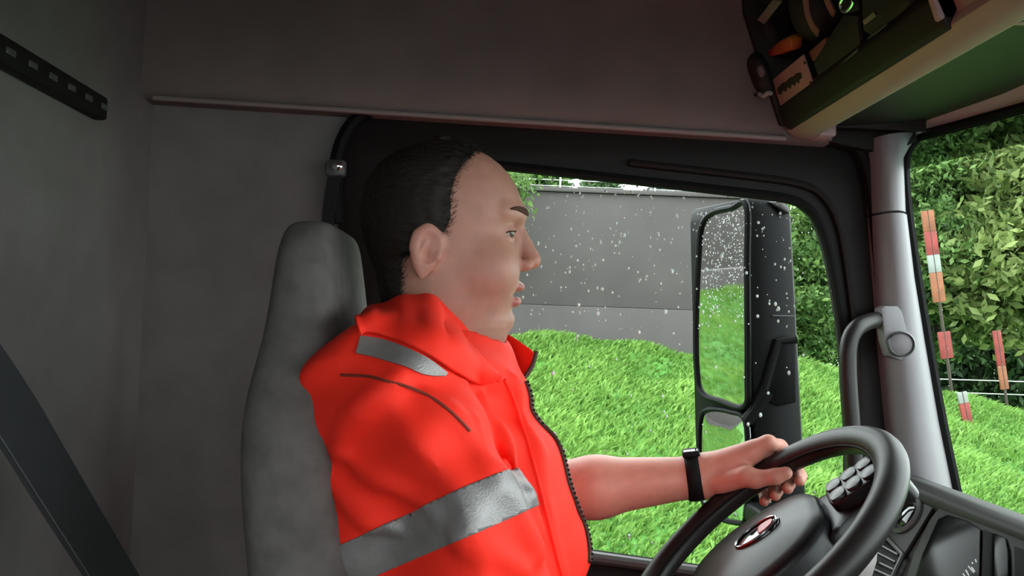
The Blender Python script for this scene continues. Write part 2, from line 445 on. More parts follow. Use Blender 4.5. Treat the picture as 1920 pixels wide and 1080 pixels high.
# windscreen header trim (pale curved strip) and passenger pillar
rings = []
for y in np.linspace(1.58, -0.69, 28):
    q = wpt(y, ZT, 0)
    rings.append([q + np.array([dx, 0, dz]) for dx, dz in [(-0.012, 0.008), (-0.03, 0.014), (-0.055, 0.034), (-0.05, 0.06), (0.0, 0.06), (0.012, 0.01)]])
struct(put('trim_3', Geo().loft(rings), M_BEIGE, smooth=40), 'pale header strip over the windscreen')
struct(put('trim_4', Geo().loft([[R3(0.70 + 0.12 * t, -0.70, 0.45 - 0.8 * t), R3(0.80 + 0.12 * t, -0.70, 0.45 - 0.8 * t), R3(0.80 + 0.12 * t, -0.62, 0.45 - 0.8 * t), R3(0.70 + 0.12 * t, -0.64, 0.45 - 0.8 * t)] for t in (0, 0.5, 1)]), M_PILLAR))

# ---------------------------------------------------------------- overhead shelf
SA = R3(0.517, 0, 0.349)            # lower rear edge of the tray opening
SB = R3(0.435, 0, 0.556)            # its upper edge
sh = thing('overhead_shelf', R3(0.55, 0.6, 0.33), 'beige overhead storage shelf with a dark open tray above the windscreen', 'shelf')
def run(prof, y0, y1, n=2):
    return Geo().loft([[np.array([x, y, z + CAM[2]]) for x, z in prof] for y in np.linspace(y0, y1, n)])
put('moulding', mesh_of('moulding', run([(0.512, 0.353), (0.530, 0.340), (0.556, 0.338), (0.575, 0.352), (0.58, 0.40), (0.53, 0.40)], 1.545, -0.66), 0.004, 2), M_BEIGE, sh)
put('underside', mesh_of('underside', run([(0.555, 0.352), (0.60, 0.362), (0.70, 0.372), (0.80, 0.385), (0.80, 0.40), (0.555, 0.375)], 1.57, -0.66), 0.003), M_VISOR, sh)
put('corner_block', mesh_of('corner_block', Geo().box(R3(0.575, 1.535, 0.350), (0.03, 0.05, 0.022)), 0.004), M_BEIGE, sh)
put('corner_cover', mesh_of('corner_cover', Geo().prism([P(x, y, 1.562) for x, y in [(1478, 246), (1560, 232), (1714, 236), (1722, 262), (1690, 280), (1640, 284), (1600, 276), (1540, 262)]], (0, 0.05, 0)), 0.004), M_FRAME, sh)
# tray: lip, floor, back, ends
put('tray_lip', mesh_of('tray_lip', run([(0.507, 0.352), (0.517, 0.349), (0.536, 0.385), (0.530, 0.412), (0.512, 0.409), (0.497, 0.398), (0.492, 0.385)], 1.53, 0.985), 0.004, 2), M_TRAY, sh)
put('tray_floor', Geo().box(R3(0.63, 1.26, 0.392), (0.24, 0.56, 0.012)), M_TRAY, sh)
put('tray_back', Geo().box(R3(0.75, 1.26, 0.56), (0.012, 0.56, 0.36)), M_TRAY, sh)
for y, nm in ((1.535, 'tray_end'), (0.985, 'tray_end')):
    put(nm, mesh_of(nm, Geo().prism([R3(0.50, y, 0.36), R3(0.43, y, 0.56), R3(0.42, y, 0.74), R3(0.76, y, 0.74), R3(0.76, y, 0.36)], (0, 0.012, 0)), 0.003), M_TRAY if y > 1 else M_BEIGE, sh)
put('fascia', mesh_of('fascia', run([(0.517, 0.365), (0.40, 0.66), (0.40, 0.75), (0.47, 0.75), (0.53, 0.39)], 0.98, -0.66), 0.004), M_BEIGE, sh)
put('header', mesh_of('header', run([(0.415, 0.62), (0.39, 0.70), (0.39, 0.75), (0.46, 0.75), (0.45, 0.62)], 1.54, 0.98), 0.004), M_BEIGE, sh)
put('back_cover', run([(0.76, 0.39), (0.78, 0.385), (0.83, 0.42), (0.83, 0.76), (0.76, 0.76)], 1.58, -0.66), M_VISOR, sh)
FN = np.array([-(SB[2] - SA[2]), 0, (SB[0] - SA[0])]); FN /= np.linalg.norm(FN)       # faces the seats
if FN[0] > 0: FN = -FN
def fp(px, py, off=0.0): return onplane(px, py, SA - FN * off, FN)

# ---------------------------------------------------------------- dashboard
da = thing('dashboard', R3(0.7, 0.5, -0.9), 'dark dashboard curving away below the windscreen behind the wheel', 'dashboard')
put('top_rail', mesh_of('top_rail', run([(0.700, -0.268), (0.702, -0.250), (0.719, -0.240), (0.76, -0.247), (0.93, -0.31), (0.93, -0.36), (0.73, -0.30)], 1.58, -0.66, 12), 0.005, 2), M_DASHTOP, da)
put('upper_body', run([(0.712, -0.262), (0.93, -0.34), (0.93, -0.75), (0.50, -0.75), (0.50, -0.62), (0.535, -0.555)], 1.58, -0.66), M_DASH, da)
DP0 = R3(0.712, 0, -0.262); DD = np.array([0.535 - 0.712, 0, -0.555 + 0.262]); DD /= np.linalg.norm(DD)
DN = np.array([DD[2], 0, -DD[0]]);  DN = DN if DN[0] < 0 else -DN
def dp(px, py, off=0.0): return onplane(px, py, DP0 + DN * off, DN)
def dash_poly(name, px, m, off=0.002, th=0.008, bev=0.002, parent=None):
    return put(name, mesh_of(name, Geo().prism([dp(x, y, off) for x, y in px], -DN * th), bev, 2), m, parent or da)
# left vent panel, round knob vent, slatted vent
dash_poly('vent_panel', [(1668, 925), (1712, 922), (1752, 945), (1690, 1046), (1652, 1000)], M_DASHTOP, 0.006)
kc = dp(1704, 968, 0.004)
put('round_vent', Geo().lathe(kc, DN, [(0.034, 0.0), (0.034, 0.006), (0.029, 0.010), (0.026, 0.004), (0.024, -0.002), (0.001, -0.002)], 32), M_GREYP, da)
put('round_vent_knob', Geo().lathe(kc, DN, [(0.021, 0.0), (0.020, 0.006), (0.013, 0.010), (0.001, 0.010)], 28), M_SCREEN, da)
dash_poly('vent_opening', [(1648, 1002), (1690, 1046), (1668, 1090), (1640, 1110), (1620, 1060)], M_RUBBER, 0.004)
for k in range(6):
    a = dp(1636 - k * 3, 1014 + k * 16, 0.008); b = dp(1684 - k * 4, 1040 + k * 14, 0.008)
    put('vent_slat', Geo().tube([a, b], 0.0022, 6), M_GREYP, da)
put('vent_frame', Geo().tube([dp(1650, 994, 0.008), dp(1692, 1040, 0.009), dp(1672, 1086, 0.008)], 0.0035, 8), M_GREYP, da)
put('vent_tab', Geo().lathe(dp(1641, 1049, 0.012), DN, [(0.006, 0), (0.006, 0.003), (0.001, 0.0035)], 16), M_CHROME, da)
# instrument bezel and screens
dash_poly('bezel', [(1760, 952), (1930, 1015), (1930, 1110), (1690, 1110), (1712, 1040), (1742, 975)], M_DASHTOP, 0.010)
dash_poly('instrument_screen', [(1758, 972), (1776, 964), (1812, 975), (1838, 992), (1836, 1110), (1706, 1110), (1728, 1040)], M_INSTR, 0.014)
dash_poly('screen_divider', [(1842, 990), (1858, 997), (1856, 1110), (1838, 1110)], M_RUBBER, 0.017)
dash_poly('side_screen', [(1862, 998), (1884, 1008), (1890, 1030), (1892, 1110), (1860, 1110)], M_INSTR, 0.014)
dash_poly('switch_block', [(1900, 1022), (1930, 1034), (1930, 1110), (1902, 1110)], M_RUBBER, 0.018)
M_TICK = mat('white_gauge_print', (0.85, 0.85, 0.82), 0.5)
for (x0, y0, x1, y1) in [(1829, 1049, 1831, 1055), (1823, 1055, 1824, 1058), (1816, 1062, 1826, 1074), (1822, 1064, 1828, 1072), (1811, 1069, 1817, 1080), (1806, 1076, 1811, 1083)]:
    put('gauge_mark', Geo().tube([dp(x0, y0, 0.0145), dp(x1, y1, 0.0145)], 0.0010, 6), M_TICK, da)
#put('screen_stripe', Geo().tube([dp(1772, 1060, 0.0145), dp(1800, 1046, 0.0145), dp(1818, 1030, 0.0145)], 0.0012, 6), M_GREYP, da)

# ---------------------------------------------------------------- grab handle, pillar knob
gh = thing('grab_handle', P(1605, 900, 1.53), 'black curved grab handle beside the windscreen pillar', 'handle')
hp = smoothcurve([P(1652, 600, 1.565), P(1632, 602, 1.53), P(1606, 616, 1.50), P(1592, 645, 1.49), P(1590, 700, 1.488), P(1596, 790, 1.488), P(1603, 880, 1.49), P(1608, 960, 1.50), P(1618, 985, 1.55)], 6)
put('grip', Geo().tube(hp, 0.0145, 14, up=(0, 1, 0)), M_WHEEL, gh)
put('mount', Geo().lathe(P(1655, 600, 1.575), (0, -1, 0), [(0.02, 0), (0.02, 0.012), (0.014, 0.02)], 18), M_FRAME, gh)
put('mount', Geo().lathe(P(1620, 986, 1.58), (0, -1, 0), [(0.02, 0), (0.02, 0.015), (0.014, 0.03)], 18), M_FRAME, gh)
kn = thing('pillar_speaker_knob', P(1688, 672, 1.53), 'round grey knob on a raised plate on the windscreen pillar', 'knob')
kp = [P(x, y, 1.532) for x, y in [(1652, 578), (1660, 573), (1684, 574), (1692, 584), (1702, 622), (1704, 660), (1690, 676), (1668, 668), (1660, 640)]]
put('plate', mesh_of('plate', Geo().prism(kp, (0, 0.03, 0)), 0.003, 2), M_PILLAR, kn)
ax = np.array([-0.25, -1, 0.0])
put('rim', Geo().lathe(P(1688, 645, 1.527), ax, [(0.0225, 0), (0.0225, 0.012), (0.0205, 0.015), (0.0185, 0.013), (0.0185, 0.0)], 36), M_GREYP, kn)
put('cap', Geo().lathe(P(1688, 645, 1.527), ax, [(0.0185, 0.0), (0.0182, 0.011), (0.012, 0.0135), (0.001, 0.014)], 36), M_PILLAR, kn)

# ---------------------------------------------------------------- rear wall fittings
rb = thing('rear_rail', R3(-0.615, 0.9, 0.25), 'black slotted rail across the top of the grey rear wall', 'rail')
ra, rc = onplane(-420, -145, (-0.61, 0, 0), (1, 0, 0)), onplane(190, 205, (-0.61, 0, 0), (1, 0, 0))
dv = rc - ra; ln = np.linalg.norm(dv); dv /= ln
upv = np.cross(dv, (1, 0, 0)); upv /= np.linalg.norm(upv); upv = upv if upv[2] > 0 else -upv
put('bar', mesh_of('bar', Geo().box((ra + rc) / 2, (ln, 0.036, 0.022), [dv, upv, np.array([1, 0, 0])]), 0.005, 2), M_FRAME, rb)
for q in np.arange(0.04, 0.98, 0.085):
    c = ra + dv * ln * q + np.array([0.0115, 0, 0])
    put('slot', mesh_of('slot', Geo().box(c, (0.020, 0.009, 0.004), [dv, upv, np.array([1, 0, 0])]), 0.0015), M_GREYP, rb)
ws_ = [onplane(-330, 300, (-0.600, 0, 0), (1, 0, 0)), onplane(-200, 470, (-0.57, 0, 0), (1, 0, 0)), onplane(-100, 600, (-0.53, 0, 0), (1, 0, 0)), onplane(20, 770, (-0.50, 0, 0), (1, 0, 0)), onplane(100, 900, (-0.48, 0, 0), (1, 0, 0)), onplane(205, 1070, (-0.46, 0, 0), (1, 0, 0)), onplane(300, 1220, (-0.44, 0, 0), (1, 0, 0)), onplane(420, 1420, (-0.42, 0, 0), (1, 0, 0))]
bl = thing('webbing_strap', ws_[-1], 'broad black webbing strap running diagonally down before the rear wall', 'strap')
sp_ = smoothcurve(ws_, 6)
rings = []
for i, p in enumerate(sp_):
    t = sp_[min(i + 1, len(sp_) - 1)] - sp_[max(i - 1, 0)]; t /= np.linalg.norm(t)
    n = np.array([1.0, -0.3, 0.1]); n -= n.dot(t) * t; n /= np.linalg.norm(n); s = np.cross(n, t)
    rings.append([p + s * a + n * b for a, b in [(-0.034, 0), (-0.03, 0.004), (0.03, 0.004), (0.034, 0), (0.03, -0.004), (-0.03, -0.004)]])
put('webbing', Geo().loft(rings), M_BELT, bl)
put('edge_stitching', Geo().tube([r[1] + np.array([0.0005, 0, 0]) for r in rings], 0.0012, 5), M_GREYP, bl)
# belt on the door post
sb = thing('seat_belt', P(610, 900, 1.58), 'driver seat belt hanging from a guide on the door post', 'seat belt')
bp_ = smoothcurve([P(628, 330, 1.572), P(617, 400, 1.572), P(612, 520, 1.57), P(609, 660, 1.565), P(606, 900, 1.56)], 5)
put('webbing', Geo().loft([[p + np.array([a, b, 0]) for a, b in [(-0.012, 0), (0.012, -0.012), (0.012, -0.010), (-0.012, 0.002)]] for p in bp_]), M_BELT, sb)
put('guide', mesh_of('guide', Geo().box(P(630, 316, 1.57), (0.036, 0.022, 0.03), None), 0.006, 2), M_GREYP, sb)
put('guide_bolt', Geo().lathe(P(633, 311, 1.555), (0, -1, 0), [(0.009, 0), (0.009, 0.004), (0.004, 0.007)], 16), M_CHROME, sb)
put('buckle_tongue', mesh_of('buckle_tongue', Geo().box(P(592, 500, 1.565), (0.014, 0.012, 0.045)), 0.003, 2), M_CHROME, sb)

# ================================================================== STEERING WHEEL
WC = R3(0.362, 1.175, -0.285); WT = math.radians(42.4)
wa = np.array([math.cos(WT), 0, math.sin(WT)]); wb = np.array([0, 1.0, 0]); wn = np.array([-math.sin(WT), 0, math.cos(WT)])
def wp(a, b, n=0.0): return WC + wa * a + wb * b + wn * n
RW, RT = 0.2085, 0.0205
sw = thing('steering_wheel', wp(0, 0, -0.1), 'large black steering wheel with a smooth padded hub', 'steering wheel')
def ring(rad, n0, r, seg=14, m=96, flat=1.0):
    rings = []
    for i in range(m):
        t = 2 * PI * i / m; u = wa * math.cos(t) + wb * math.sin(t)
        rings.append([WC + u * (rad + r * math.cos(2 * PI * k / seg)) + wn * (n0 + r * flat * math.sin(2 * PI * k / seg)) for k in range(seg)])
    return Geo().loft(rings, loop=True)
put('rim', ring(RW, 0, RT, 18, 120, 0.92), M_WHEEL, sw, smooth=180)
put('rim_seam', ring(RW - RT * 0.92, 0.006, 0.0022, 6, 96), M_RUBBER, sw, smooth=180)
SPA = math.radians(-16)             # the wheel stands a little turned
def sp(r, s, n=0.0): return wp(r * math.cos(SPA) - s * math.sin(SPA), r * math.sin(SPA) + s * math.cos(SPA), n)
def slab(poly, n0, n1, bev, dome=0.0):
    """solid between two heights over an outline given in spoke coordinates; dome lifts its middle"""
    N = len(poly); c = np.mean(poly, 0); rings = []
    for f, z in ((1.0, n0), (1.0, n1 - bev), (0.985, n1 - bev * 0.4), (0.95, n1)):
        rings.append([sp(*(c + (np.array(p) - c) * f), z) for p in poly])
    for f in (0.8, 0.6, 0.4, 0.2, 0.05):
        rings.append([sp(*(c + (np.array(p) - c) * f), n1 + dome * (1 - (f / 0.95) ** 2)) for p in poly])
    return Geo().loft(rings)
def rpoly(pts, n=5): return [tuple(p[:2]) for p in smoothcurve([np.array([a, b, 0.0]) for a, b in pts], n, True)]
hub = rpoly([(-0.112, 0.0), (-0.104, 0.062), (-0.055, 0.096), (0.01, 0.098), (0.070, 0.078), (0.098, 0.042), (0.102, 0.0), (0.098, -0.042), (0.070, -0.078), (0.01, -0.098), (-0.055, -0.096), (-0.104, -0.062)])
put('hub_pad', slab(hub, -0.045, -0.002, 0.012, 0.014), M_HUB, sw, smooth=50)
put('hub_base', slab([(a * 0.9, b * 0.9) for a, b in hub], -0.10, -0.055, 0.004), M_DASH, sw, smooth=50)
put('column', Geo().lathe(wp(0, 0, -0.09), -wn, [(0.06, 0), (0.065, 0.05), (0.07, 0.30)], 28), M_DASH, sw)
for sgn in (1, -1):
    spk = rpoly([(0.088 * sgn, 0.060), (0.13 * sgn, 0.045), (0.175 * sgn, 0.045), (0.205 * sgn, 0.052), (0.208 * sgn, 0.0), (0.205 * sgn, -0.052), (0.175 * sgn, -0.045), (0.13 * sgn, -0.045), (0.088 * sgn, -0.060), (0.086 * sgn, 0.0)], 4)
    so = put('spoke', slab(spk, -0.045, -0.020, 0.008, 0.004), M_HUB, sw, smooth=50)
    cl = rpoly([(0.118 * sgn, 0.034), (0.155 * sgn, 0.040), (0.186 * sgn, 0.036), (0.190 * sgn, 0.0), (0.186 * sgn, -0.030), (0.155 * sgn, -0.034), (0.118 * sgn, -0.026), (0.112 * sgn, 0.004)], 3)
    put('button_panel', slab(cl, -0.022, -0.004, 0.004, 0.002), M_HUB, so, smooth=50)
    for i, a in enumerate((0.128, 0.152, 0.176)):
        for j, b in enumerate((-0.014, 0.018)):
            bt = rpoly([(a * sgn - 0.009, b - 0.011), (a * sgn + 0.009, b - 0.011), (a * sgn + 0.009, b + 0.011), (a * sgn - 0.009, b + 0.011)], 4)
            put('button', slab(bt, -0.005, 0.0005, 0.003, 0.0015), M_BTN, so, smooth=50)
# badge: a raised oval ring with a red emblem
M_DKMETAL = mat('dark_badge_metal', (0.30, 0.30, 0.31), 0.18, 1.0)
bc = (0.012, 0.002); HB = 0.0112
put('badge_recess', slab(rpoly([(bc[0] + 0.036 * math.cos(t), bc[1] + 0.023 * math.sin(t)) for t in np.linspace(0, 2 * PI, 16, endpoint=False)], 2), HB - 0.01, HB + 0.001, 0.001, 0.0005), M_SCREEN, sw, smooth=50)
bt_ = [sp(bc[0] + 0.033 * math.cos(t), bc[1] + 0.020 * math.sin(t), HB + 0.0025) for t in np.linspace(0, 2 * PI, 40, endpoint=False)]
put('badge_ring', Geo().tube(bt_, 0.0018, 8, True, up=wn), M_DKMETAL, sw)
M_RED = mat('red_enamel', (0.45, 0.03, 0.035), 0.3)
put('badge_emblem', slab(rpoly([(bc[0] + 0.004, bc[1] - 0.012), (bc[0] + 0.024, bc[1] - 0.008), (bc[0] + 0.026, bc[1] + 0.006), (bc[0] + 0.006, bc[1] + 0.009)], 4), HB, HB + 0.003, 0.001), M_RED, sw, smooth=50)
# column stalk behind the wheel, grey
st = thing('column_stalk', wp(0.05, -0.10, -0.16), 'grey control stalk behind the steering wheel rim', 'lever')
put('lever', Geo().tube([wp(0.03, -0.05, -0.13), P(1585, 1040, 1.10), P(1612, 1045, 1.07)], [0.008, 0.009, 0.010], 12), M_GREYP, st)
put('paddle', Geo().tube([P(1634, 1002, 1.075), P(1630, 1020, 1.07), P(1624, 1045, 1.066), P(1617, 1075, 1.062), P(1613, 1092, 1.06)], [0.004, 0.0105, 0.0135, 0.012, 0.004], 14, flat=0.5, up=(0, 1, 0)), M_TRIM, st)

# ================================================================== MIRROR OUTSIDE
mr = thing('wing_mirror', P(1440, 985, 1.95), 'tall black truck wing mirror with two glasses outside the side window', 'mirror')
gin = P(1402, 560, 1.90); gdir = np.array([-0.30, 0.954, 0.0]); gdir /= np.linalg.norm(gdir); gn = np.array([-gdir[1], gdir[0], -0.06]); gn /= np.linalg.norm(gn)
GP0 = gin
def gpt(px, py, off=0.0): return onplane(px, py, GP0 + gn * off, gn)
# top-view section of the housing, from inner rear edge round to outer rear edge
ztop, zbot = P(1440, 372, 1.9)[2], P(1440, 990, 1.9)[2]
def section(k, z):
    """k shrinks the section for the rounded ends"""
    xi = np.interp(z, [zbot, ztop], [0.0, 0.0])
    i0 = np.array([gin[0] + 0.004, gin[1] - 0.006]); o0 = i0 + gdir[:2] * 0.245
    f0 = P(1492, 700, 1.93)[:2] + np.array([-0.018 * np.clip((z - zbot) / (ztop - zbot), 0, 1) + 0.006, 0.0])
    pts = [i0, (i0 + f0) / 2 + np.array([0, -0.012]), f0, f0 + np.array([0.008, 0.02]), f0 + np.array([-0.004, 0.12]), f0 + np.array([-0.06, 0.21]), o0 + np.array([0.02, 0.01]), o0]
    sh_ = gn[:2] * (-gn[2]) * (z - gin[2]) / (gn[:2] @ gn[:2])
    pts = [p + sh_ for p in pts]
    c = np.mean(pts, 0)
    return [np.array([*(c + (p - c) * k), z]) for p in pts]
zs = [(0.90, zbot - 0.0), (0.97, zbot + 0.012), (1.0, zbot + 0.035), (1.0, zbot + 0.2), (1.0, (zbot + ztop) / 2), (1.0, ztop - 0.10), (1.0, ztop - 0.035), (0.97, ztop - 0.012), (0.90, ztop)]
put('housing', mesh_of('housing', Geo().loft([section(k, z) for k, z in zs]), 0.004, 2), M_HOUSING, mr, smooth=50)
def mglass(name, px, framew):
    poly = [gpt(x, y, 0.010) for x, y in px]
    pc = smoothcurve(poly, 5, True)
    put(name + '_bezel', Geo().tube(pc, framew, 8, True, up=gn), M_HOUSING, mr)
    return put(name, mesh_of(name, Geo().prism([p for p in pc], -gn * 0.008)), M_MIRROR, mr, smooth=20)
up_px = [(1400, 386), (1372, 390), (1335, 400), (1316, 425), (1310, 480), (1305, 600), (1307, 700), (1318, 738), (1350, 752), (1397, 762), (1402, 700), (1401, 500)]
lo_px = [(1398, 790), (1370, 772), (1330, 768), (1315, 785), (1312, 850), (1316, 930), (1335, 965), (1380, 980), (1399, 970), (1402, 880)]
mglass('upper_glass', up_px, 0.0075)
pc = smoothcurve([gpt(x, y, 0.010) for x, y in lo_px], 5, True); cc_ = np.mean(pc, 0)
put('lower_glass_bezel', Geo().tube(pc, 0.0065, 8, True, up=gn), M_HOUSING, mr)
put('lower_glass', Geo().loft([[p - gn * 0.008 for p in pc]] + [[cc_ + (p - cc_) * f + gn * 0.016 * (1 - f * f) for p in pc] for f in np.linspace(1, 0.03, 14)]), M_MIRROR, mr, smooth=60)   # convex wide-angle glass
# raised inner cover, bracket arm, seam
def inner(px, py, off=0.0): return P(px, py, 1.898 - off)
put('inner_cover', mesh_of('inner_cover', Geo().prism([inner(x, y) for x, y in [(1455, 632), (1492, 632), (1494, 755), (1460, 762), (1432, 752)]], (0, 0.03, 0)), 0.004, 2), M_GREYP if False else M_HOUSING, mr)
put('bracket_arm', Geo().tube([inner(1408, 770), inner(1434, 725), inner(1458, 640, -0.002), inner(1492, 636, -0.004)], 0.010, 10), M_RUBBER, mr)
put('bracket_foot', Geo().tube([inner(1400, 790), inner(1425, 755), inner(1440, 735)], 0.014, 10), M_HOUSING, mr)
put('seam', Geo().tube([inner(1448, 592), inner(1490, 593)], 0.0018, 6), M_GREYP, mr)
put('top_cap', mesh_of('top_cap', Geo().prism([inner(x, y, 0.004) for x, y in [(1440, 378), (1466, 378), (1478, 388), (1482, 400), (1474, 398), (1462, 390)]], (0, 0.03, 0)), 0.003, 2), M_GREYP, mr)
put('mount_arm', mesh_of('mount_arm', Geo().box(P(1545, 985, 1.80), (0.26, 0.30, 0.045)), 0.012, 3), M_HOUSING, mr)

# raindrops clinging to panes: too many to count
def drops(points, nrm, radii, squash=0.5):
    nrm = np.asarray(nrm, float); nrm /= np.linalg.norm(nrm); u = np.cross(nrm, (0, 0, 1)); u /= np.linalg.norm(u); w = np.cross(u, nrm)
    g = Geo()
    for p, r in zip(points, radii):
        rings = []
        st_ = 1 + random.random() * 0.5
        for h, k in ((0, 1.0), (0.5, 0.85), (0.85, 0.5)):
            rings.append([p + nrm * r * squash * h + r * k * (u * math.cos(t) + w * st_ * math.sin(t)) for t in np.linspace(0, 2 * PI, 7)[:-1]])
        g.loft(rings)
    return g
pts, rad = [], []
zmin, zmax = min(p[2] for p in win_in), max(p[2] for p in win_in)
while len(pts) < 560:
    px = random.uniform(930, 1590); py = random.uniform(320, 1040)
    dens = 1.0 if py < 480 else (0.75 if py < 620 else 0.22)
    if px > 1500: dens *= 0.8
    if random.random() > dens: continue
    p = P(px, py, 1.650); p = P(px, py, pane_y(p[2]) + 0.0042)
    top = np.interp(px, [940, 1390, 1462, 1526, 1556, 1590], [312, 362, 371, 404, 490, 800]) + 8
    if py < top: continue
    if px > np.interp(py, [380, 490, 590, 800], [1480, 1550, 1568, 1586]): continue
    pts.append(p); rad.append(abs(random.gauss(0.0, 0.0012)) + 0.0007)
o = put('raindrops', drops(pts, (0, 1, 0), rad), M_DROP, window_1, smooth=180); o['kind'] = 'stuff'
pts, rad = [], []
for _ in range(520):
    px = random.uniform(1316, 1396); py = 395 + 200 * random.random() ** 1.3
    pts.append(gpt(px, py, 0.0104)); rad.append(random.uniform(0.0006, 0.0017))
for _ in range(120):
    px = random.uniform(1322, 1394); py = random.uniform(600, 750)
    pts.append(gpt(px, py, 0.0104)); rad.append(random.uniform(0.0004, 0.001))
for _ in range(140):
    px = random.uniform(1335, 1394); py = random.uniform(785, 850)
    pts.append(gpt(px, py, 0.0104)); rad.append(random.uniform(0.0005, 0.0013))
o = put('raindrops', drops(pts, gn, rad), M_DROP, mr, smooth=180); o['kind'] = 'stuff'
pts, rad = [], []
for _ in range(260):
    y = random.uniform(1.3, 1.58); z = random.uniform(2.1, 2.72)
    pts.append(wpt(y, z, 0.0055)); rad.append(random.uniform(0.0004, 0.0012))
o = put('raindrops', drops(pts, (1, 0, 0), rad), M_DROP, window_3, smooth=180); o['kind'] = 'stuff'

# ================================================================== OUTSIDE
M_ASPHALT = mat('wet_asphalt', (0.05, 0.05, 0.052), 0.4, var=0.2, vscale=3, bump=0.2, bscale=40)
M_SOIL = mat('grass_ground', (0.08, 0.24, 0.035), 0.9, vscale=1.6, color2=(0.05, 0.165, 0.028), bump=0.3, bscale=30, stretch=(0.5, 1, 1))
M_CONC = mat('wet_dark_concrete', (0.056, 0.050, 0.048), 0.8, var=0.12, vscale=2.5, bump=0.15, bscale=60)
M_CONC2 = mat('wet_dark_concrete_low', (0.060, 0.054, 0.052), 0.8, var=0.12, vscale=2.5, bump=0.15, bscale=60)
struct(put('road', Geo().box((0, -8, -0.06), (120, 21.2, 0.12)), M_ASPHALT), 'wet grey road under the truck')

def crest(x):
    return 2.4 + np.interp(x, [-30, -5, 0.3, 1.9, 2.7, 4.2, 6, 12, 40], [-0.12, -0.16, -0.16, -0.22, -0.30, -0.62, -0.9, -1.1, -1.2])
def bank(x, y):
    c = crest(x)
    t = np.clip((y - 2.7) / (7.0 - 2.7), 0, 1)
    z = c * (t ** 0.9) * np.where(y < 7, 1, 1)
    back = np.clip((y - 7.0) / 30, 0, 1)
    z = z - back * 1.5 * np.clip((x - 2) / 3, 0, 1)
    return z
def lumps(x, y):
    return 0.045 * np.sin(x * 3.1 + 1.3 * np.sin(y * 2.3)) * np.sin(y * 3.7 + x) + 0.03 * np.sin(x * 7.3 + y * 2.1) * np.sin(y * 8.1 - x * 1.7)
gx = np.concatenate([np.linspace(-40, -8, 20)[:-1], np.linspace(-8, 9, 110), np.linspace(9, 60, 25)[1:]]); gy = np.concatenate([np.linspace(2.6, 8.5, 50), np.linspace(8.5, 60, 24)[1:]])
GX, GY = np.meshgrid(gx, gy, indexing='ij'); GZ = bank(GX, GY) + lumps(GX, GY) * np.clip((GY - 2.6) / 1.5, 0, 1)
V = np.c_[GX.ravel(), GY.ravel(), GZ.ravel()]; ny = len(gy)
I = np.arange(len(gx) * ny).reshape(len(gx), ny)
Q = np.stack([I[:-1, :-1], I[1:, :-1], I[1:, 1:], I[:-1, 1:]], -1).reshape(-1, 4)
gr = put('ground', np_mesh('ground', V, Q), M_SOIL, None, smooth=180, at=(0, 2.6, 0)); struct(gr, 'green roadside bank')

# grass blades: uncountable
def blades(n, x0, x1, y0, y1, hmin, hmax, name):
    x = rng.uniform(x0, x1, n); y = rng.uniform(y0, y1, n)
    cl = 0.5 + 0.5 * np.sin(x * 4.7 + 2 * np.sin(y * 3.1)) * np.sin(y * 5.3 + 1.7 * np.sin(x * 2.3))
    kp_ = ~((x < 2.9) & (y > 7.16)); x, y, cl = x[kp_], y[kp_], cl[kp_]; n = len(x)
    z = bank(x, y) + lumps(x, y) - 0.01
    h = rng.uniform(hmin, hmax, n) * (0.55 + 0.7 * cl); a = rng.uniform(0, 2 * PI, n); w = rng.uniform(0.006, 0.013, n)
    lean = rng.uniform(0.3, 1.0, n) * h; la = rng.normal(0.3, 0.9, n)
    bx, by = np.cos(a) * w, np.sin(a) * w; lx, ly = np.cos(la) * lean, np.sin(la) * lean
    b0 = np.c_[x - bx, y - by, z]; b1 = np.c_[x + bx, y + by, z]
    m0 = np.c_[x - bx * 0.8 + lx * 0.35, y - by * 0.8 + ly * 0.35, z + h * 0.6]; m1 = np.c_[x + bx * 0.8 + lx * 0.35, y + by * 0.8 + ly * 0.35, z + h * 0.6]
    t = np.c_[x + lx, y + ly, z + h * 0.85]
    V = np.stack([b0, b1, m1, m0, t], 1).reshape(-1, 3)
    i = np.arange(n)[:, None] * 5
    T = np.concatenate([i + np.array([[0, 1, 2]]), i + np.array([[0, 2, 3]]), i + np.array([[3, 2, 4]])])
    me = np_mesh(name, V, T)
    tone = np.clip(0.15 + 0.55 * cl + rng.normal(0, 0.17, n), 0, 1)
    set_attr(me, 'tone', np.repeat(tone, 5))
    return me
M_GRASS = leaf_mat('grass_blades', (0.085, 0.20, 0.030), (0.26, 0.46, 0.10), 0.35)
gm = np_mesh  # keep name short
me1 = blades(120000, -1.0, 5.5, 3.9, 8.2, 0.045, 0.10, 'grass')
g1 = put('grass', me1, M_GRASS, None, smooth=0, at=(2, 6, 1.2)); g1['label'] = 'bright green grass covering the roadside bank'; g1['category'] = 'grass'; g1['kind'] = 'stuff'
me2 = blades(42000, -9.0, -1.0, 3.6, 8.2, 0.05, 0.11, 'grass')
g2 = put('grass', me2, M_GRASS, None, smooth=0, at=(-5, 6, 1.2)); g2['label'] = 'green grass behind the truck seen in the wing mirror'; g2['category'] = 'grass'; g2['kind'] = 'stuff'

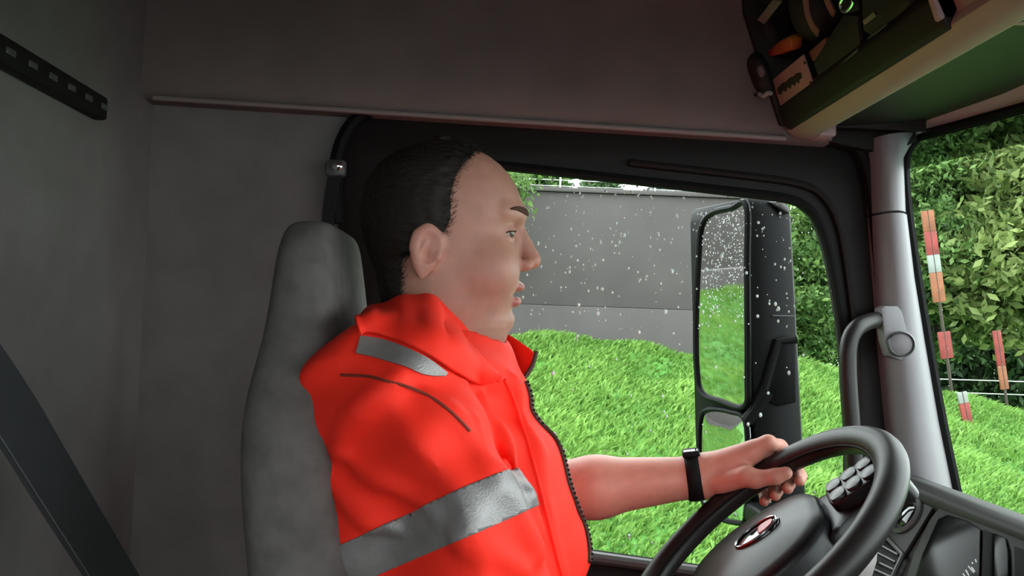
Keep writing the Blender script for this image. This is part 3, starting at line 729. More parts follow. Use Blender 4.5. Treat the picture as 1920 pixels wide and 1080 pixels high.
# dark concrete wall on the bank, two courses of slabs
wall = thing('concrete_wall', (-8, 7.4, 2.0), 'dark grey concrete wall standing on the grass bank', 'wall')
zt = P(1180, 365, 7.25)[2]; zm = P(1180, 577, 7.25)[2]
xr = 2.2
k = 0
x = xr
while x > -26:
    x1 = x - 3.2
    put('panel', mesh_of('panel', Geo().box(((x + x1) / 2, 7.34, (zm + zt) / 2), (3.194, 0.16, zt - zm)), 0.006), M_CONC, wall)
    put('plinth_panel', mesh_of('plinth_panel', Geo().box(((x + x1) / 2, 7.33, (zm + 1.7) / 2 - 0.002), (3.194, 0.18, zm - 1.7)), 0.008), M_CONC2, wall)
    x = x1
put('coping', mesh_of('coping', Geo().box(((xr - 26) / 2, 7.34, zt + 0.02), (xr + 26.2, 0.22, 0.035)), 0.006), M_CONC2, wall)

# trees
M_BARK = mat('bark', (0.05, 0.038, 0.028), 0.9, var=0.3, vscale=12, bump=0.6, bscale=30)
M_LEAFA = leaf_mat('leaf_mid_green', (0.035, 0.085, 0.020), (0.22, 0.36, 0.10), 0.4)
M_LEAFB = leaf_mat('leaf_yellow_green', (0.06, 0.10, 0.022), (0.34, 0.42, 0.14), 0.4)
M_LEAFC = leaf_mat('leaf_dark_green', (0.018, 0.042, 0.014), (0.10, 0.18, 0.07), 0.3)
def tree(name, base, crown, nleaf, lm, label, cat='tree', lsize=0.045, group=None, trunk_r=0.12, trunk=True):
    base = np.asarray(base, float)
    t = thing(name, base, label, cat, group)
    top = np.array(crown[0][:3])
    g = Geo()
    if trunk:
        g.tube([base - np.array([0, 0, 0.1]), base * 0.6 + top * 0.4 + rng.normal(0, 0.05, 3), base * 0.2 + top * 0.8], [trunk_r, trunk_r * 0.75, trunk_r * 0.4], 10)
        for c in crown[1:6]:
            c = np.array(c[:3]); s = base * 0.55 + top * 0.45
            g.tube([s, (s + c) / 2 + rng.normal(0, 0.08, 3), c], [trunk_r * 0.5, trunk_r * 0.3, trunk_r * 0.12], 7)
        put('trunk', g, M_BARK, t)
    vol = np.array([c[3] ** 2 for c in crown]); cnt = (nleaf * vol / vol.sum()).astype(int)
    C, TN = [], []
    for c, n in zip(crown, cnt):
        ns = max(3, n // 60)                       # sprays of leaves
        d = rng.normal(0, 1, (ns, 3)); d /= np.linalg.norm(d, axis=1)[:, None]
        sc = np.array(c[:3]) + d * c[3] * rng.uniform(0.55, 1.0, (ns, 1)) * np.array([1, 1, 0.8])
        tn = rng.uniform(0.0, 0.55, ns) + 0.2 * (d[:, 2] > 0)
        j = rng.integers(0, ns, n)
        C.append(sc[j] + rng.normal(0, 1, (n, 3)) * np.array([0.16, 0.16, 0.10]) * (0.4 + c[3] * 0.35)); TN.append(np.clip(tn[j] + rng.normal(0, 0.15, n), 0, 1))
    C = np.concatenate(C); TN = np.concatenate(TN); n = len(C)
    u = rng.normal(0, 1, (n, 3)); u /= np.linalg.norm(u, axis=1)[:, None]
    w = rng.normal(0, 1, (n, 3)); w -= (w * u).sum(1)[:, None] * u; w /= np.linalg.norm(w, axis=1)[:, None]
    s = rng.uniform(0.6, 1.3, (n, 1)) * lsize
    V = np.stack([C - u * s, C + w * s * 0.45, C + u * s, C - w * s * 0.45], 1).reshape(-1, 3)
    Q = np.arange(n * 4).reshape(n, 4)
    me = np_mesh('foliage', V, Q); set_attr(me, 'tone', np.repeat(TN, 4))
    o = put('foliage', me, lm, t, smooth=0); o['kind'] = 'stuff'
    return t
def crown_px(lst):
    """blobs of a crown: direction of sight, distance, size"""
    return [(*P(x, y, Y), r) for x, y, Y, r in lst]
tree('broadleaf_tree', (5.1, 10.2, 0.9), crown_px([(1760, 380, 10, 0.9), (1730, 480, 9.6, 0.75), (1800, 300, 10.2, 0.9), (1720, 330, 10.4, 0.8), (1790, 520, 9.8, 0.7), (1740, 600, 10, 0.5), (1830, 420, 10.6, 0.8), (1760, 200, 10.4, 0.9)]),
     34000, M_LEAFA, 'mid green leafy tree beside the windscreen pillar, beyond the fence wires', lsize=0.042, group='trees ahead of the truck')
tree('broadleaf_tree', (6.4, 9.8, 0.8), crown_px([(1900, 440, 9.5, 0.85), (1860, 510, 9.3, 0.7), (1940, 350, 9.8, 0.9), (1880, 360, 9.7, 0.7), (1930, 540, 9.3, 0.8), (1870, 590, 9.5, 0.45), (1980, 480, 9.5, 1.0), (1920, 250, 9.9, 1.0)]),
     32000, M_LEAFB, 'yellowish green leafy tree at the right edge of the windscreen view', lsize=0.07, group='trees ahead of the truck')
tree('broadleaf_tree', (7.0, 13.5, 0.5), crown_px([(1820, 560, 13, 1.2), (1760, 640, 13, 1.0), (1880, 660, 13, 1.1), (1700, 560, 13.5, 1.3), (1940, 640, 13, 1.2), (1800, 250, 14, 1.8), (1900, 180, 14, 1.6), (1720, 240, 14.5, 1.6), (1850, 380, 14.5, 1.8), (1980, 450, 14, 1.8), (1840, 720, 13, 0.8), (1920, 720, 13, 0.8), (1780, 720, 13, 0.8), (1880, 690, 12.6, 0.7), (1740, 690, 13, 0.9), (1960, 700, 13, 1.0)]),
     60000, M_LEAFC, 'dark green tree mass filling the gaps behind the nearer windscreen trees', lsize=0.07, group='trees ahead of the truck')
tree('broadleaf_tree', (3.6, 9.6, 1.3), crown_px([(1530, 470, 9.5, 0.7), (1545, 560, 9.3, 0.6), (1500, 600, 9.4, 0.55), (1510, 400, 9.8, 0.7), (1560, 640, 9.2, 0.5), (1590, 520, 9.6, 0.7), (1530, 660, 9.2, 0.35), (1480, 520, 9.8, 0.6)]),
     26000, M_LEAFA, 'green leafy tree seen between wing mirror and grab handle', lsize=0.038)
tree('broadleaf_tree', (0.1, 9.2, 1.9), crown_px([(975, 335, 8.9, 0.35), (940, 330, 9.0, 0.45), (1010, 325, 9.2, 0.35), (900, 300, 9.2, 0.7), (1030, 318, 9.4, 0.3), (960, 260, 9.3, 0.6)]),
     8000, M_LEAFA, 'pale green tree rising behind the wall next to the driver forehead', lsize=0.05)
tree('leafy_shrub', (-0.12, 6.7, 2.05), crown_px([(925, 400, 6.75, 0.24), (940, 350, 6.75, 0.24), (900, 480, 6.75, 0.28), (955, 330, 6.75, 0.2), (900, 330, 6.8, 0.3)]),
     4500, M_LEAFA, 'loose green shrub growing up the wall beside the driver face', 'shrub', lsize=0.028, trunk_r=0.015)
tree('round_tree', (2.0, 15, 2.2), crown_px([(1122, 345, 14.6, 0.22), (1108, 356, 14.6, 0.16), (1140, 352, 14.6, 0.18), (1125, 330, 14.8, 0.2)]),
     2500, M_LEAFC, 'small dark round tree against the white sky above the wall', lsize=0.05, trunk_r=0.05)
# distant dark shed with pale gable and wires over the wall
bd = thing('far_shed', (P(1280, 400, 18)[0], 18, 2.5), 'low dark shed showing between white sky above the wall', 'building')
z0, z1 = P(1280, 400, 18)[2], P(1280, 346, 18)[2]; xa, xb = P(1224, 350, 18)[0], P(1338, 360, 18)[0]
M_SHED = mat('dark_shed_cladding', (0.06, 0.06, 0.065), 0.7, var=0.2, vscale=3)
put('walls', Geo().box(((xa + xb) / 2, 19, (0.2 + z1) / 2), (xb - xa, 2, z1 - 0.2)), M_SHED, bd)
put('roof', Geo().prism([np.array([xa - 0.08, 17.8, z1]), np.array([xb + 0.08, 17.8, z1]), np.array([xb + 0.08, 20, z1 + 0.35]), np.array([xa - 0.08, 20, z1 + 0.35])], (0, 0, 0.07)), mat('shed_roof', (0.12, 0.12, 0.12), 0.6), bd)
for q in (0.25, 0.6):
    put('window', Geo().box((xa + (xb - xa) * q, 17.985, z1 - 0.18), (0.3, 0.04, 0.14)), M_SCREEN, bd)
wf = thing('wall_top_fence', (1.5, 7.34, zt), 'thin wire railing along the top of the concrete wall', 'fence')
M_WIRE = mat('galvanised_wire', (0.45, 0.46, 0.46), 0.4, 0.8)
for dz in (0.07, 0.12):
    put('wire', Geo().tube([np.array([-6, 7.34, zt + dz]), np.array([xr, 7.34, zt + dz - 0.01])], 0.004, 5), M_WIRE, wf)
for px_ in (1050, 1228, 1312):
    xx = P(px_, 360, 7.34)[0]
    put('post', Geo().tube([np.array([xx, 7.34, zt + 0.03]), np.array([xx, 7.34, zt + 0.15])], 0.008, 6), M_WIRE, wf)

# wire fence ahead, marker boards added to imitate jacket reflections in the windscreen
ff = thing('wire_fence', (4.4, 8.4, 1.0), 'two pale fence wires strung between posts ahead of the truck', 'fence')
for ya, yb in ((711, 716), (735, 741)):
    put('wire', Geo().tube([P(1700, ya - 2, 8.4), P(1960, yb + 1, 8.0)], 0.006, 6), M_WIRE, ff)
for x_, Y_ in ((1692, 8.4), (1965, 8.0)):
    put('post', Geo().tube([P(x_, 690, Y_), P(x_, 860, Y_)], 0.035, 8), M_BARK, ff)
M_RW_R = mat('reflection_red', (0.20, 0.028, 0.022), 0.7, var=0.3); M_RW_W = mat('reflection_white', (0.22, 0.24, 0.22), 0.7, var=0.2); M_RW_O = mat('reflection_orange', (0.22, 0.075, 0.03), 0.7, var=0.3)  # muted colours of the imitated jacket reflections
def reflection(name, ptop, pbot, Y, w, bands, label):
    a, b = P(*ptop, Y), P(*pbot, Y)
    t = thing(name, b, label, 'reflection', 'marker boards imitating windscreen reflections')
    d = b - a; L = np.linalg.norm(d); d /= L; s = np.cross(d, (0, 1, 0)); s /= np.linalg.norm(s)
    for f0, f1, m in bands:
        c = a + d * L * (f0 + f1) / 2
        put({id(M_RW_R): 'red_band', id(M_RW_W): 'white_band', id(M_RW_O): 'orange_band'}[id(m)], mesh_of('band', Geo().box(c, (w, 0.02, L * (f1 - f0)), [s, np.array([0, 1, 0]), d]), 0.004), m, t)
    put('added_stake', Geo().tube([a, a + d * (L + 0.5)], 0.012, 6), M_BARK, t)
reflection('reflection_board', (1738, 395), (1776, 672), 7.0, 0.10, [(0, 0.14, M_RW_O), (0.14, 0.30, M_RW_R), (0.30, 0.42, M_RW_W), (0.42, 0.62, M_RW_O), (0.82, 1.0, M_RW_R)], 'tall leaning red, white and orange marker board imitating the jacket mirrored in the windscreen, nearest the pillar')
reflection('reflection_board', (1803, 735), (1822, 830), 6.6, 0.075, [(0, 0.22, M_RW_W), (0.22, 0.8, M_RW_R), (0.8, 1.0, M_RW_W)], 'short red and white marker board imitating the jacket mirrored in the windscreen, below the fence wires')
reflection('reflection_board', (1868, 620), (1884, 730), 7.4, 0.07, [(0, 0.6, M_RW_R), (0.6, 1.0, M_RW_O)], 'thin red marker board imitating the jacket mirrored in the windscreen, among the trees at right')

# ================================================================== DRIVER'S SEAT
se = thing('driver_seat', np.array([-0.15, 1.15, FLOOR]), 'grey fabric driver seat with a tall one-piece backrest', 'seat')
def pad(name, rings, m, parent, lv=2):
    me = mesh_of(name, Geo().loft(rings))
    o = put(name, me, m, parent, smooth=180)
    md = o.modifiers.new('sub', 'SUBSURF'); md.levels = lv; md.render_levels = lv
    return o
def rrect(c, u, v, hu, hv, k=0.75):
    c = np.asarray(c, float); u = np.asarray(u, float); v = np.asarray(v, float)
    return [c + u * a * hu + v * b * hv for a, b in [(-1, -k), (-1, k), (-k, 1), (k, 1), (1, k), (1, -k), (k, -1), (-k, -1)]]
ey = np.array([0, 1.0, 0]); ex = np.array([1.0, 0, 0]); ez = np.array([0, 0, 1.0])
# tall one-piece backrest: centre line of its side view, half width, half thickness
def srow(px, py, hw, th, Y=0.93):
    c = P(px, py, Y); return rrect(np.array([c[0], 1.15, c[2]]), ey, ex, hw, th, 0.8)
rings = [srow(545, 386, 0.09, 0.012), srow(541, 396, 0.125, 0.026), srow(537, 430, 0.15, 0.032), srow(536, 520, 0.17, 0.036), srow(536, 640, 0.19, 0.042), srow(528, 760, 0.235, 0.052),
         srow(535, 900, 0.245, 0.058), srow(560, 1100, 0.245, 0.062), srow(585, 1250, 0.24, 0.065), srow(590, 1330, 0.22, 0.05)]
pad('backrest', rings, M_SEAT, se)
put('seam', Geo().tube([np.array([P(px, py, 0.93)[0], y_, P(px, py, 0.93)[2]]) for px, py, y_ in ((578, 560, 1.0), (579, 562, 1.15), (578, 560, 1.3))], 0.003, 6), M_RUBBER, se)
rings = []
for x, hw, th in ((-0.26, 0.22, 0.04), (-0.24, 0.25, 0.06), (0.0, 0.26, 0.065), (0.18, 0.255, 0.06), (0.235, 0.24, 0.045), (0.245, 0.2, 0.02)):
    rings.append(rrect(R3(x, 1.15, -0.765), ey, ez, hw, th))
pad('cushion', rings, M_SEAT, se)
put('pedestal', mesh_of('pedestal', Geo().box((-0.03, 1.15, (FLOOR + 1.58) / 2), (0.36, 0.40, 1.58 - FLOOR)), 0.03, 3), M_DASH, se)

# ================================================================== THE DRIVER
def arr(p): return np.asarray(p, float)
HS = 1.15 / FPX                                     # metres per pixel at the driver's middle
HO = P(850, 450, 1.15)
HE = np.array([CM[:, 0], -CM[:, 2], CM[:, 1]])       # forward, away from the viewer, up
def toH(p): return HE @ (arr(p) - HO) * 1000          # to head millimetres
def HP(px, py, Y): return toH(P(px, py, Y))
def fromH(V): return HO + (np.asarray(V) / 1000) @ HE

# --- head: levels of the profile (mm above the eye line origin): front, back, half width
LV = np.array([
 (-135, 30, -62, 52), (-125, 48, -62, 55), (-118, 60, -63, 57), (-112, 69, -65, 60), (-104, 74, -67, 63), (-97, 75, -69, 66), (-90, 77, -71, 68), (-82, 79, -74, 69.5),
 (-71, 80, -79, 71), (-60, 84, -84, 72), (-44, 86, -91, 73), (-26, 87, -98, 74), (-10, 87, -104, 76), (4, 87, -107.5, 77), (14, 88.5, -110, 78), (24, 92, -111.5, 78.5), (33, 93, -112, 79),
 (42, 91.5, -112, 79), (55, 87.5, -110.5, 78.5), (71, 81, -106, 76), (85, 72, -99, 72), (96, 62, -90, 66), (107, 48, -77, 56), (116, 32, -61, 44), (122, 16, -44, 30), (126, 0, -28, 15), (127.5, -10, -18, 5)], float)
def head_field(p):
    f, w, u = p
    fr = np.interp(u, LV[:, 0], LV[:, 1]); ba = np.interp(u, LV[:, 0], LV[:, 2]); hw = np.interp(u, LV[:, 0], LV[:, 3])
    c = ba + (fr - ba) * 0.46
    ax = np.where(f > c, fr - c, c - ba)
    e = np.where((f > c), np.interp(u, [-120, -60, -20, 40, 70], [2.2, 2.15, 2.0, 2.0, 2.15]), 2.05)
    k = (np.abs((f - c) / ax) ** e + np.abs(w / hw) ** e) ** (1 / e)
    d = (k - 1) * np.minimum(ax, hw) * 0.9
    d = np.where(u > 126, np.maximum(d, (u - 127.5)), d)
    aw = np.abs(w)
    # neck and double chin
    nk = cone(p, (-22, 0, -60), (-38, 0, -215), 62, 66)
    d = smin(d, nk, 22)
    d = smin(d, ell(p, (22, 0, -122), (48, 52, 30)), 22)
    # cheeks, brow, chin
    q = [f, aw, u]
    d = smin(d, ell(q, (48, 41, -40), (31, 27, 31)), 26)
    d = smin(d, cone(q, (85, 6, 33), (66, 44, 34), 8, 8), 10)
    d = smin(d, ell(p, (64, 0, -103), (14, 22, 13)), 9)
    # eye sockets
    d = smax(d, -ell(q, (88, 31, 10), (17, 19, 11)), 8)
    # nose
    n1 = cone(p, (84, 0, 16), (102, 0, -25), 7.5, 11)
    n1 = smin(n1, ell(p, (101.5, 0, -28), (11, 12, 9.5)), 4)
    n1 = smin(n1, ell(q, (93, 12, -33), (10, 7.5, 8)), 4)
    d = smin(d, n1, 5)
    d = smax(d, -ell(q, (99, 6.5, -40), (5.5, 3.2, 3.5)), 1.5)
    # nose-to-mouth fold
    d = smax(d, -cone(q, (90, 21, -34), (76, 33, -66), 2.4, 2.0), 6)
    # mouth: lips and parted slit
    d = smin(d, ell(p, (84, 0, -61), (9, 23, 6.5)), 4)
    d = smin(d, ell(p, (79.5, 0, -80), (9, 20, 8.0)), 4)
    d = smax(d, -ell(p, (88, 0, -71), (20, 22, 2.6)), 2.0)
    d = smax(d, -ell(p, (84, 0, -91.5), (7, 22, 4)), 5)
    # eyelids over the eye
    lid = np.maximum(ell(q, (66.5, 31, 7.5), (14.6, 15, 13.6)), -ell(q, (73, 37, 5.4), (14, 14.0, 3.9)))
    lid = np.maximum(lid, -(np.sqrt((q[0] - 66.5) ** 2 + (q[1] - 31) ** 2 + (q[2] - 7.5) ** 2) - 12.3) - 3)
    d = smin(d, lid, 3.5)
    return d
EAR = HP(800, 470, 1.075); 
def ear_field(p):
    f, w, u = p
    aw = np.abs(w)
    ef, eu = EAR[0], EAR[2]
    # local ear plane: a along depth of the disc (away from the skull), tilted
    a = (f - ef); b = (u - eu)
    bb = b * 0.98 + a * 0.18; aa = a * 0.98 - b * 0.18
    s = aw - (83.5 - a * 0.32)
    q = [aa, s, bb]
    # width narrows towards the lobe
    wd = np.interp(bb, [-36, -24, 0, 22, 34], [9, 14, 20, 22.5, 16])
    disc = np.maximum(np.sqrt((aa / wd) ** 2 + (bb / 35.5) ** 2) * 18 - 18, np.abs(s) - 4.5)
    disc = ell([aa * 20 / wd, s, bb], (0, 0, 0), (20.5, 7.5, 35.5))
    d = disc
    d = smax(d, -ell(q, (3, 6.5, 5), (12.5, 5.2, 19)), 3)       # scapha and bowl
    d = smax(d, -ell(q, (6, 3.5, -5), (7.5, 7, 9)), 3)
    d = smin(d, cone(q, (-7, 3, -9), (-2, 2.5, 10), 2.6, 3.0), 3)   # antihelix
    d = smin(d, ell(q, (16, 2.5, -5), (4.5, 4, 6.5)), 3)      # tragus
    root = ell(q, (9, -8, -2), (9, 11, 22))
    return smin(d, root, 4)
def skin_head(p): return smin(head_field(p), ear_field(p), 3.5)
V, Q = nets(skin_head, (-125, -108, -200), (125, 108, 140), 2.0)
headV = V.copy()
# skin colouring: lips, ruddy nose/ears/cheeks, shaved jaw
def g3(c, r): return np.exp(-(((V - np.array(c)) / np.array(r)) ** 2).sum(1))
aV = np.abs(V[:, 1])
skin = np.tile(np.array([0.47, 0.225, 0.165]), (len(V), 1))
def blend(wt, col):
    global skin
    wt = np.clip(wt, 0, 1)[:, None]; skin = skin * (1 - wt) + np.array(col) * wt
Va = V.copy(); Va[:, 1] = aV
def gA(c, r): return np.exp(-(((Va - np.array(c)) / np.array(r)) ** 2).sum(1))
blend(0.12 * gA((50, 45, -35), (32, 30, 26)), (0.48, 0.16, 0.12))
blend(0.6 * gA((108, 0, -30), (14, 16, 12)), (0.46, 0.15, 0.115))
blend(0.5 * np.exp(-((V[:, 0] - EAR[0]) / 26) ** 2 - ((V[:, 2] - EAR[2]) / 36) ** 2) * (aV > 76), (0.50, 0.19, 0.15))
jaw = 1 / (1 + np.exp((V[:, 2] + 55) / 9)) * (V[:, 0] > -20) * (V[:, 2] > -140)
blend(0.35 * jaw, (0.27, 0.145, 0.115))
lip = np.maximum(np.exp(-((V[:, 2] + 63) / 5.5) ** 4), np.exp(-((V[:, 2] + 80) / 6.5) ** 4)) * (aV < 24) * (V[:, 0] > 72)
blend(0.75 * lip, (0.42, 0.12, 0.11))
blend(0.9 * np.exp(-((V[:, 2] + 71) / 2.2) ** 4) * (aV < 22) * (V[:, 0] > 55) * (V[:, 0] < 86), (0.20, 0.06, 0.05))
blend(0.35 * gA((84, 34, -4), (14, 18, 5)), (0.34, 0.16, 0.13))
headC = skin
headW = fromH(headV); headQ = Q

# --- left forearm and hand on the far rim of the wheel
def rimpt(t, rr=RW, n=0.0): return WC + (wa * math.cos(t) + wb * math.sin(t)) * rr + wn * n
# angle on the rim where the hand grips
ts = np.linspace(0.2, 2.6, 200)
def projpx(p):
    c = CM.T @ (arr(p) - CAM); return 960 + FPX * c[0] / -c[2], 540 - FPX * c[1] / -c[2]
tg = min(ts, key=lambda t: abs(projpx(rimpt(t))[0] - 1437))
Gp = rimpt(tg); Gt = rimpt(tg + 0.02) - rimpt(tg - 0.02); Gt /= np.linalg.norm(Gt)
if Gt[0] < 0: Gt = -Gt                              # along the rim, forward and up
Go = Gp - WC; Go -= Go.dot(wn) * wn; Go /= np.linalg.norm(Go)   # outwards from the wheel centre
def gp(t, o, n): return Gp + Gt * t + Go * o + wn * n           # grip frame: along rim, outward, above wheel plane
elbow = P(1000, 925, 1.46); wrist = P(1318, 893, 1.405)
fingers = []
def chain(pts, rs): fingers.append(([arr(p) for p in pts], rs))
r0 = RT
# knuckle row lies above and outside the rim; fingers go over the far side and curl under, tips show inside
for i, (t, ro, sc) in enumerate(((0.034, 0.0098, 1.0), (0.012, 0.0102, 1.06), (-0.011, 0.0098, 1.0), (-0.032, 0.0088, 0.86))):
    chain([gp(t - 0.004, 0.012, 0.034), gp(t, 0.034 * sc + 0.002, 0.012), gp(t + 0.002, 0.030, -0.016), gp(t + 0.004, 0.004, -0.0335), gp(t + 0.006, -0.018 * sc, -0.030)], [ro * 1.12, ro * 1.05, ro, ro * 0.95, ro * 0.85])
# thumb lies along the near side of the rim
chain([P(1352, 905, 1.375), P(1400, 893, 1.345), gp(-0.008, -0.0300, 0.012), gp(0.020, -0.0325, 0.000), gp(0.036, -0.0315, -0.004)], [0.017, 0.0155, 0.0135, 0.0115, 0.0098])
def arm_field(p):
    d = cone(p, elbow, elbow * 0.62 + wrist * 0.38, 0.050, 0.047)
    d = smin(d, cone(p, elbow * 0.62 + wrist * 0.38, wrist, 0.047, 0.0305), 0.02)
    # palm: from the wrist to the knuckle row
    k1, k4 = gp(0.030, 0.012, 0.033), gp(-0.030, 0.012, 0.033)
    hand = smin(cone(p, wrist, k1, 0.027, 0.0135), cone(p, wrist, k4, 0.027, 0.0125), 0.02)
    hand = smin(hand, cone(p, wrist, (k1 + k4) / 2 + arr((0, 0, -0.002)), 0.028, 0.015), 0.015)
    d = smin(d, hand, 0.018)
    tub = None
    for pts, rs in fingers[:4]:
        c = None
        for a, b, r1, r2 in zip(pts[:-1], pts[1:], rs[:-1], rs[1:]):
            s_ = cone(p, a, b, r1, r2); c = s_ if c is None else smin(c, s_, 0.004)
        tub = c if tub is None else smin(tub, c, 0.0015)
    d = smin(d, tub, 0.006)
    pts, rs = fingers[4]; c = None
    for a, b, r1, r2 in zip(pts[:-1], pts[1:], rs[:-1], rs[1:]):
        s_ = cone(p, a, b, r1, r2); c = s_ if c is None else smin(c, s_, 0.006)
    d = smin(d, c, 0.009)
    # the fingers bend round the rim, not through it
    x = [p[i] - WC[i] for i in range(3)]
    h = sum(x[i] * wn[i] for i in range(3)); ra_ = np.sqrt(np.maximum(sum(x[i] ** 2 for i in range(3)) - h * h, 0))
    rim = np.sqrt((ra_ - RW) ** 2 + h * h) - RT
    return np.maximum(d, -rim)
lo = np.minimum(np.minimum(elbow - 0.06, wrist - 0.06), Gp - 0.08); hi = np.maximum(np.maximum(elbow + 0.06, wrist + 0.06), Gp + 0.085)
aV_, aQ_ = nets(arm_field, lo, hi, 0.0021)
armC = np.tile(np.array([0.58, 0.25, 0.19]), (len(aV_), 1))
kn_ = np.exp(-(((aV_ - Gp) ** 2).sum(1)) / 0.05 ** 2)[:, None]
armC = armC * (1 - 0.3 * kn_) + np.array([0.58, 0.26, 0.20]) * 0.3 * kn_

# --- hidden trunk, right arm and legs of the body (coarse, under the clothes)
hipz = R3(0, 0, -0.60)[2]
sh_r, sh_l = P(728, 778, 0.975), P(760, 770, 1.345)
el_r = P(882, 1165, 0.925); wr_r = R3(0.17, 0.99, -0.50)
def trunk_field(p):
    q = [p[0], (p[1] - 1.15) / 1.4 + 1.15, p[2]]
    d = smin(cone(q, P(822, 735, 1.15), P(848, 1000, 1.15), 0.088, 0.125), cone(q, P(848, 1000, 1.15), arr((-0.09, 1.15, hipz)), 0.125, 0.12), 0.05)
    d = smin(d, cone(p, P(830, 560, 1.15), P(815, 700, 1.15), 0.055, 0.06), 0.03)
    for s_ in (sh_r, sh_l): d = smin(d, cone(p, P(815, 690, 1.15), s_, 0.05, 0.065), 0.04)
    d = smin(d, cone(p, sh_l, elbow, 0.06, 0.048), 0.03)
    d = smin(d, cone(p, sh_r, el_r, 0.06, 0.048), 0.03)
    d = smin(d, cone(p, el_r, wr_r, 0.046, 0.03), 0.02)
    for sy in (-1, 1):
        d = smin(d, cone(p, (-0.08, 1.15 + 0.09 * sy, hipz), (0.33, 1.15 + 0.15 * sy, 1.79), 0.085, 0.062), 0.04)
        d = smin(d, cone(p, (0.33, 1.15 + 0.15 * sy, 1.79), (0.42, 1.15 + 0.13 * sy, 1.36), 0.06, 0.042), 0.03)
        d = smin(d, cone(p, (0.42, 1.15 + 0.13 * sy, 1.33), (0.56, 1.15 + 0.13 * sy, 1.30), 0.042, 0.035), 0.03)
    return d
tV, tQ = nets(trunk_field, (-0.32, 0.78, 1.24), (0.64, 1.56, 2.52), 0.012)
# right hand resting on the thigh
rh0 = wr_r; rfw = arr((1.0, 0.05, -0.18)); rfw /= np.linalg.norm(rfw); rsd = arr((0, 1.0, 0)); rup = np.cross(rfw, rsd)
def rhand_field(p):
    d = cone(p, rh0, rh0 + rfw * 0.05 - rsd * 0.012, 0.027, 0.022)
    d = smin(d, cone(p, rh0, rh0 + rfw * 0.085 + rsd * 0.025, 0.026, 0.014), 0.02); d = smin(d, cone(p, rh0, rh0 + rfw * 0.08 - rsd * 0.03, 0.026, 0.013), 0.02)
    for j, L in ((-0.031, 0.062), (-0.011, 0.078), (0.010, 0.084), (0.030, 0.074)):
        a = rh0 + rfw * 0.082 + rsd * j; b = a + rfw * L * 0.5 - rup * 0.002; c = b + rfw * L * 0.42 - rup * 0.018
        d = smin(d, smin(cone(p, a, b, 0.0105, 0.0095), cone(p, b, c, 0.0095, 0.0085), 0.004), 0.004)
    a = rh0 + rfw * 0.02 + rsd * 0.022; b = a + rfw * 0.04 + rsd * 0.03; c = b + rfw * 0.035 + rsd * 0.008
    return smin(d, smin(cone(p, a, b, 0.015, 0.0125), cone(p, b, c, 0.0125, 0.0095), 0.005), 0.008)
hV, hQ = nets(rhand_field, rh0 + arr((-0.04, -0.07, -0.07)), rh0 + arr((0.20, 0.10, 0.06)), 0.003)
parts_ = [(headW, headQ, headC), (aV_, aQ_, armC), (tV, tQ, np.tile([0.58, 0.31, 0.245], (len(tV), 1))), (hV, hQ, np.tile([0.58, 0.31, 0.245], (len(hV), 1)))]
allV = np.concatenate([a for a, _, _ in parts_]); offs = np.cumsum([0] + [len(a) for a, _, _ in parts_])[:-1]
allQ = np.concatenate([q + o for (_, q, _), o in zip(parts_, offs)]); allC = np.concatenate([c for _, _, c in parts_])
person = thing('person', np.array([-0.06, 1.15, 1.70]), 'driver in an orange-red high-visibility jacket, seen in profile, left hand on the steering wheel', 'person')
M_SKIN = mat('skin', (0.6, 0.33, 0.26), 0.48, attr='skin', var=0.12, vscale=60, bump=0.12, bscale=500, sss=0.12, spec=0.4)
bme = np_mesh('body', allV, allQ); set_attr(bme, 'skin', allC)
body = put('body', bme, M_SKIN, person, smooth=180)
sm = body.modifiers.new('relax', 'SMOOTH'); sm.factor = 0.4; sm.iterations = 2

# --- eyes
M_EYE = mat('eye_white', (0.36, 0.30, 0.27), 0.2); M_IRIS = mat('iris', (0.10, 0.07, 0.05), 0.1)
for s_ in (-1, 1):
    c = np.array([66.5, 31.0 * s_, 7.5])
    e_ = Geo().lathe(fromH(c), HE[0], [(0.0125 * math.sin(t), -0.0125 * math.cos(t)) for t in np.linspace(0.05, PI - 0.05, 14)], 24)
    eo = put('eye', e_, M_EYE, person, smooth=180)
    gz = HE[0] * 0.88 - HE[1] * 0.47; gz /= np.linalg.norm(gz)
    put('iris', Geo().lathe(fromH(c) + gz * 0.0108, gz, [(0.0062, 0.0), (0.0058, 0.0010), (0.003, 0.0020), (0.0003, 0.0023)], 20), M_IRIS, eo, smooth=180)
# --- eyebrows and hair as thin shells on the head
M_HAIR = mat('dark_brown_hair', (0.016, 0.011, 0.009), 0.6, spec=0.25, bump=1.0, bscale=160, stretch=(0.35, 1, 1))
M_BROW = mat('eyebrow_hair', (0.085, 0.042, 0.03), 0.8, spec=0.1)
def brow_field(p):
    aw = np.abs(p[1])
    mid = 34.5 + 3.0 * np.sin((aw - 8) / 40 * 2.2) - 0.004 * np.maximum(aw - 34, 0) ** 2
    reg = np.maximum(np.abs(p[2] - mid) - np.interp(aw, [8, 14, 30, 50], [3.6, 4.6, 3.8, 1.0]), np.maximum(8 - aw, aw - 50))
    return np.maximum(np.maximum(head_field(p) - 1.7, reg), 30 - p[0])
for w0, w1 in ((-66, -1), (1, 66)):
    V, Q = nets(brow_field, (40, w0, 20), (110, w1, 52), 1.2)
    put('eyebrow', np_mesh('eyebrow', fromH(V), Q), M_BROW, person, smooth=180)
def lash_field(p):
    aw = np.abs(p[1])
    mid = 9.4 - 0.012 * (aw - 31) ** 2
    reg = np.maximum(np.abs(p[2] - mid) - 0.9, np.maximum(19 - aw, aw - 46))
    return np.maximum(np.maximum(np.maximum(head_field(p) - 1.1, -head_field(p) - 3), reg), 52 - p[0])
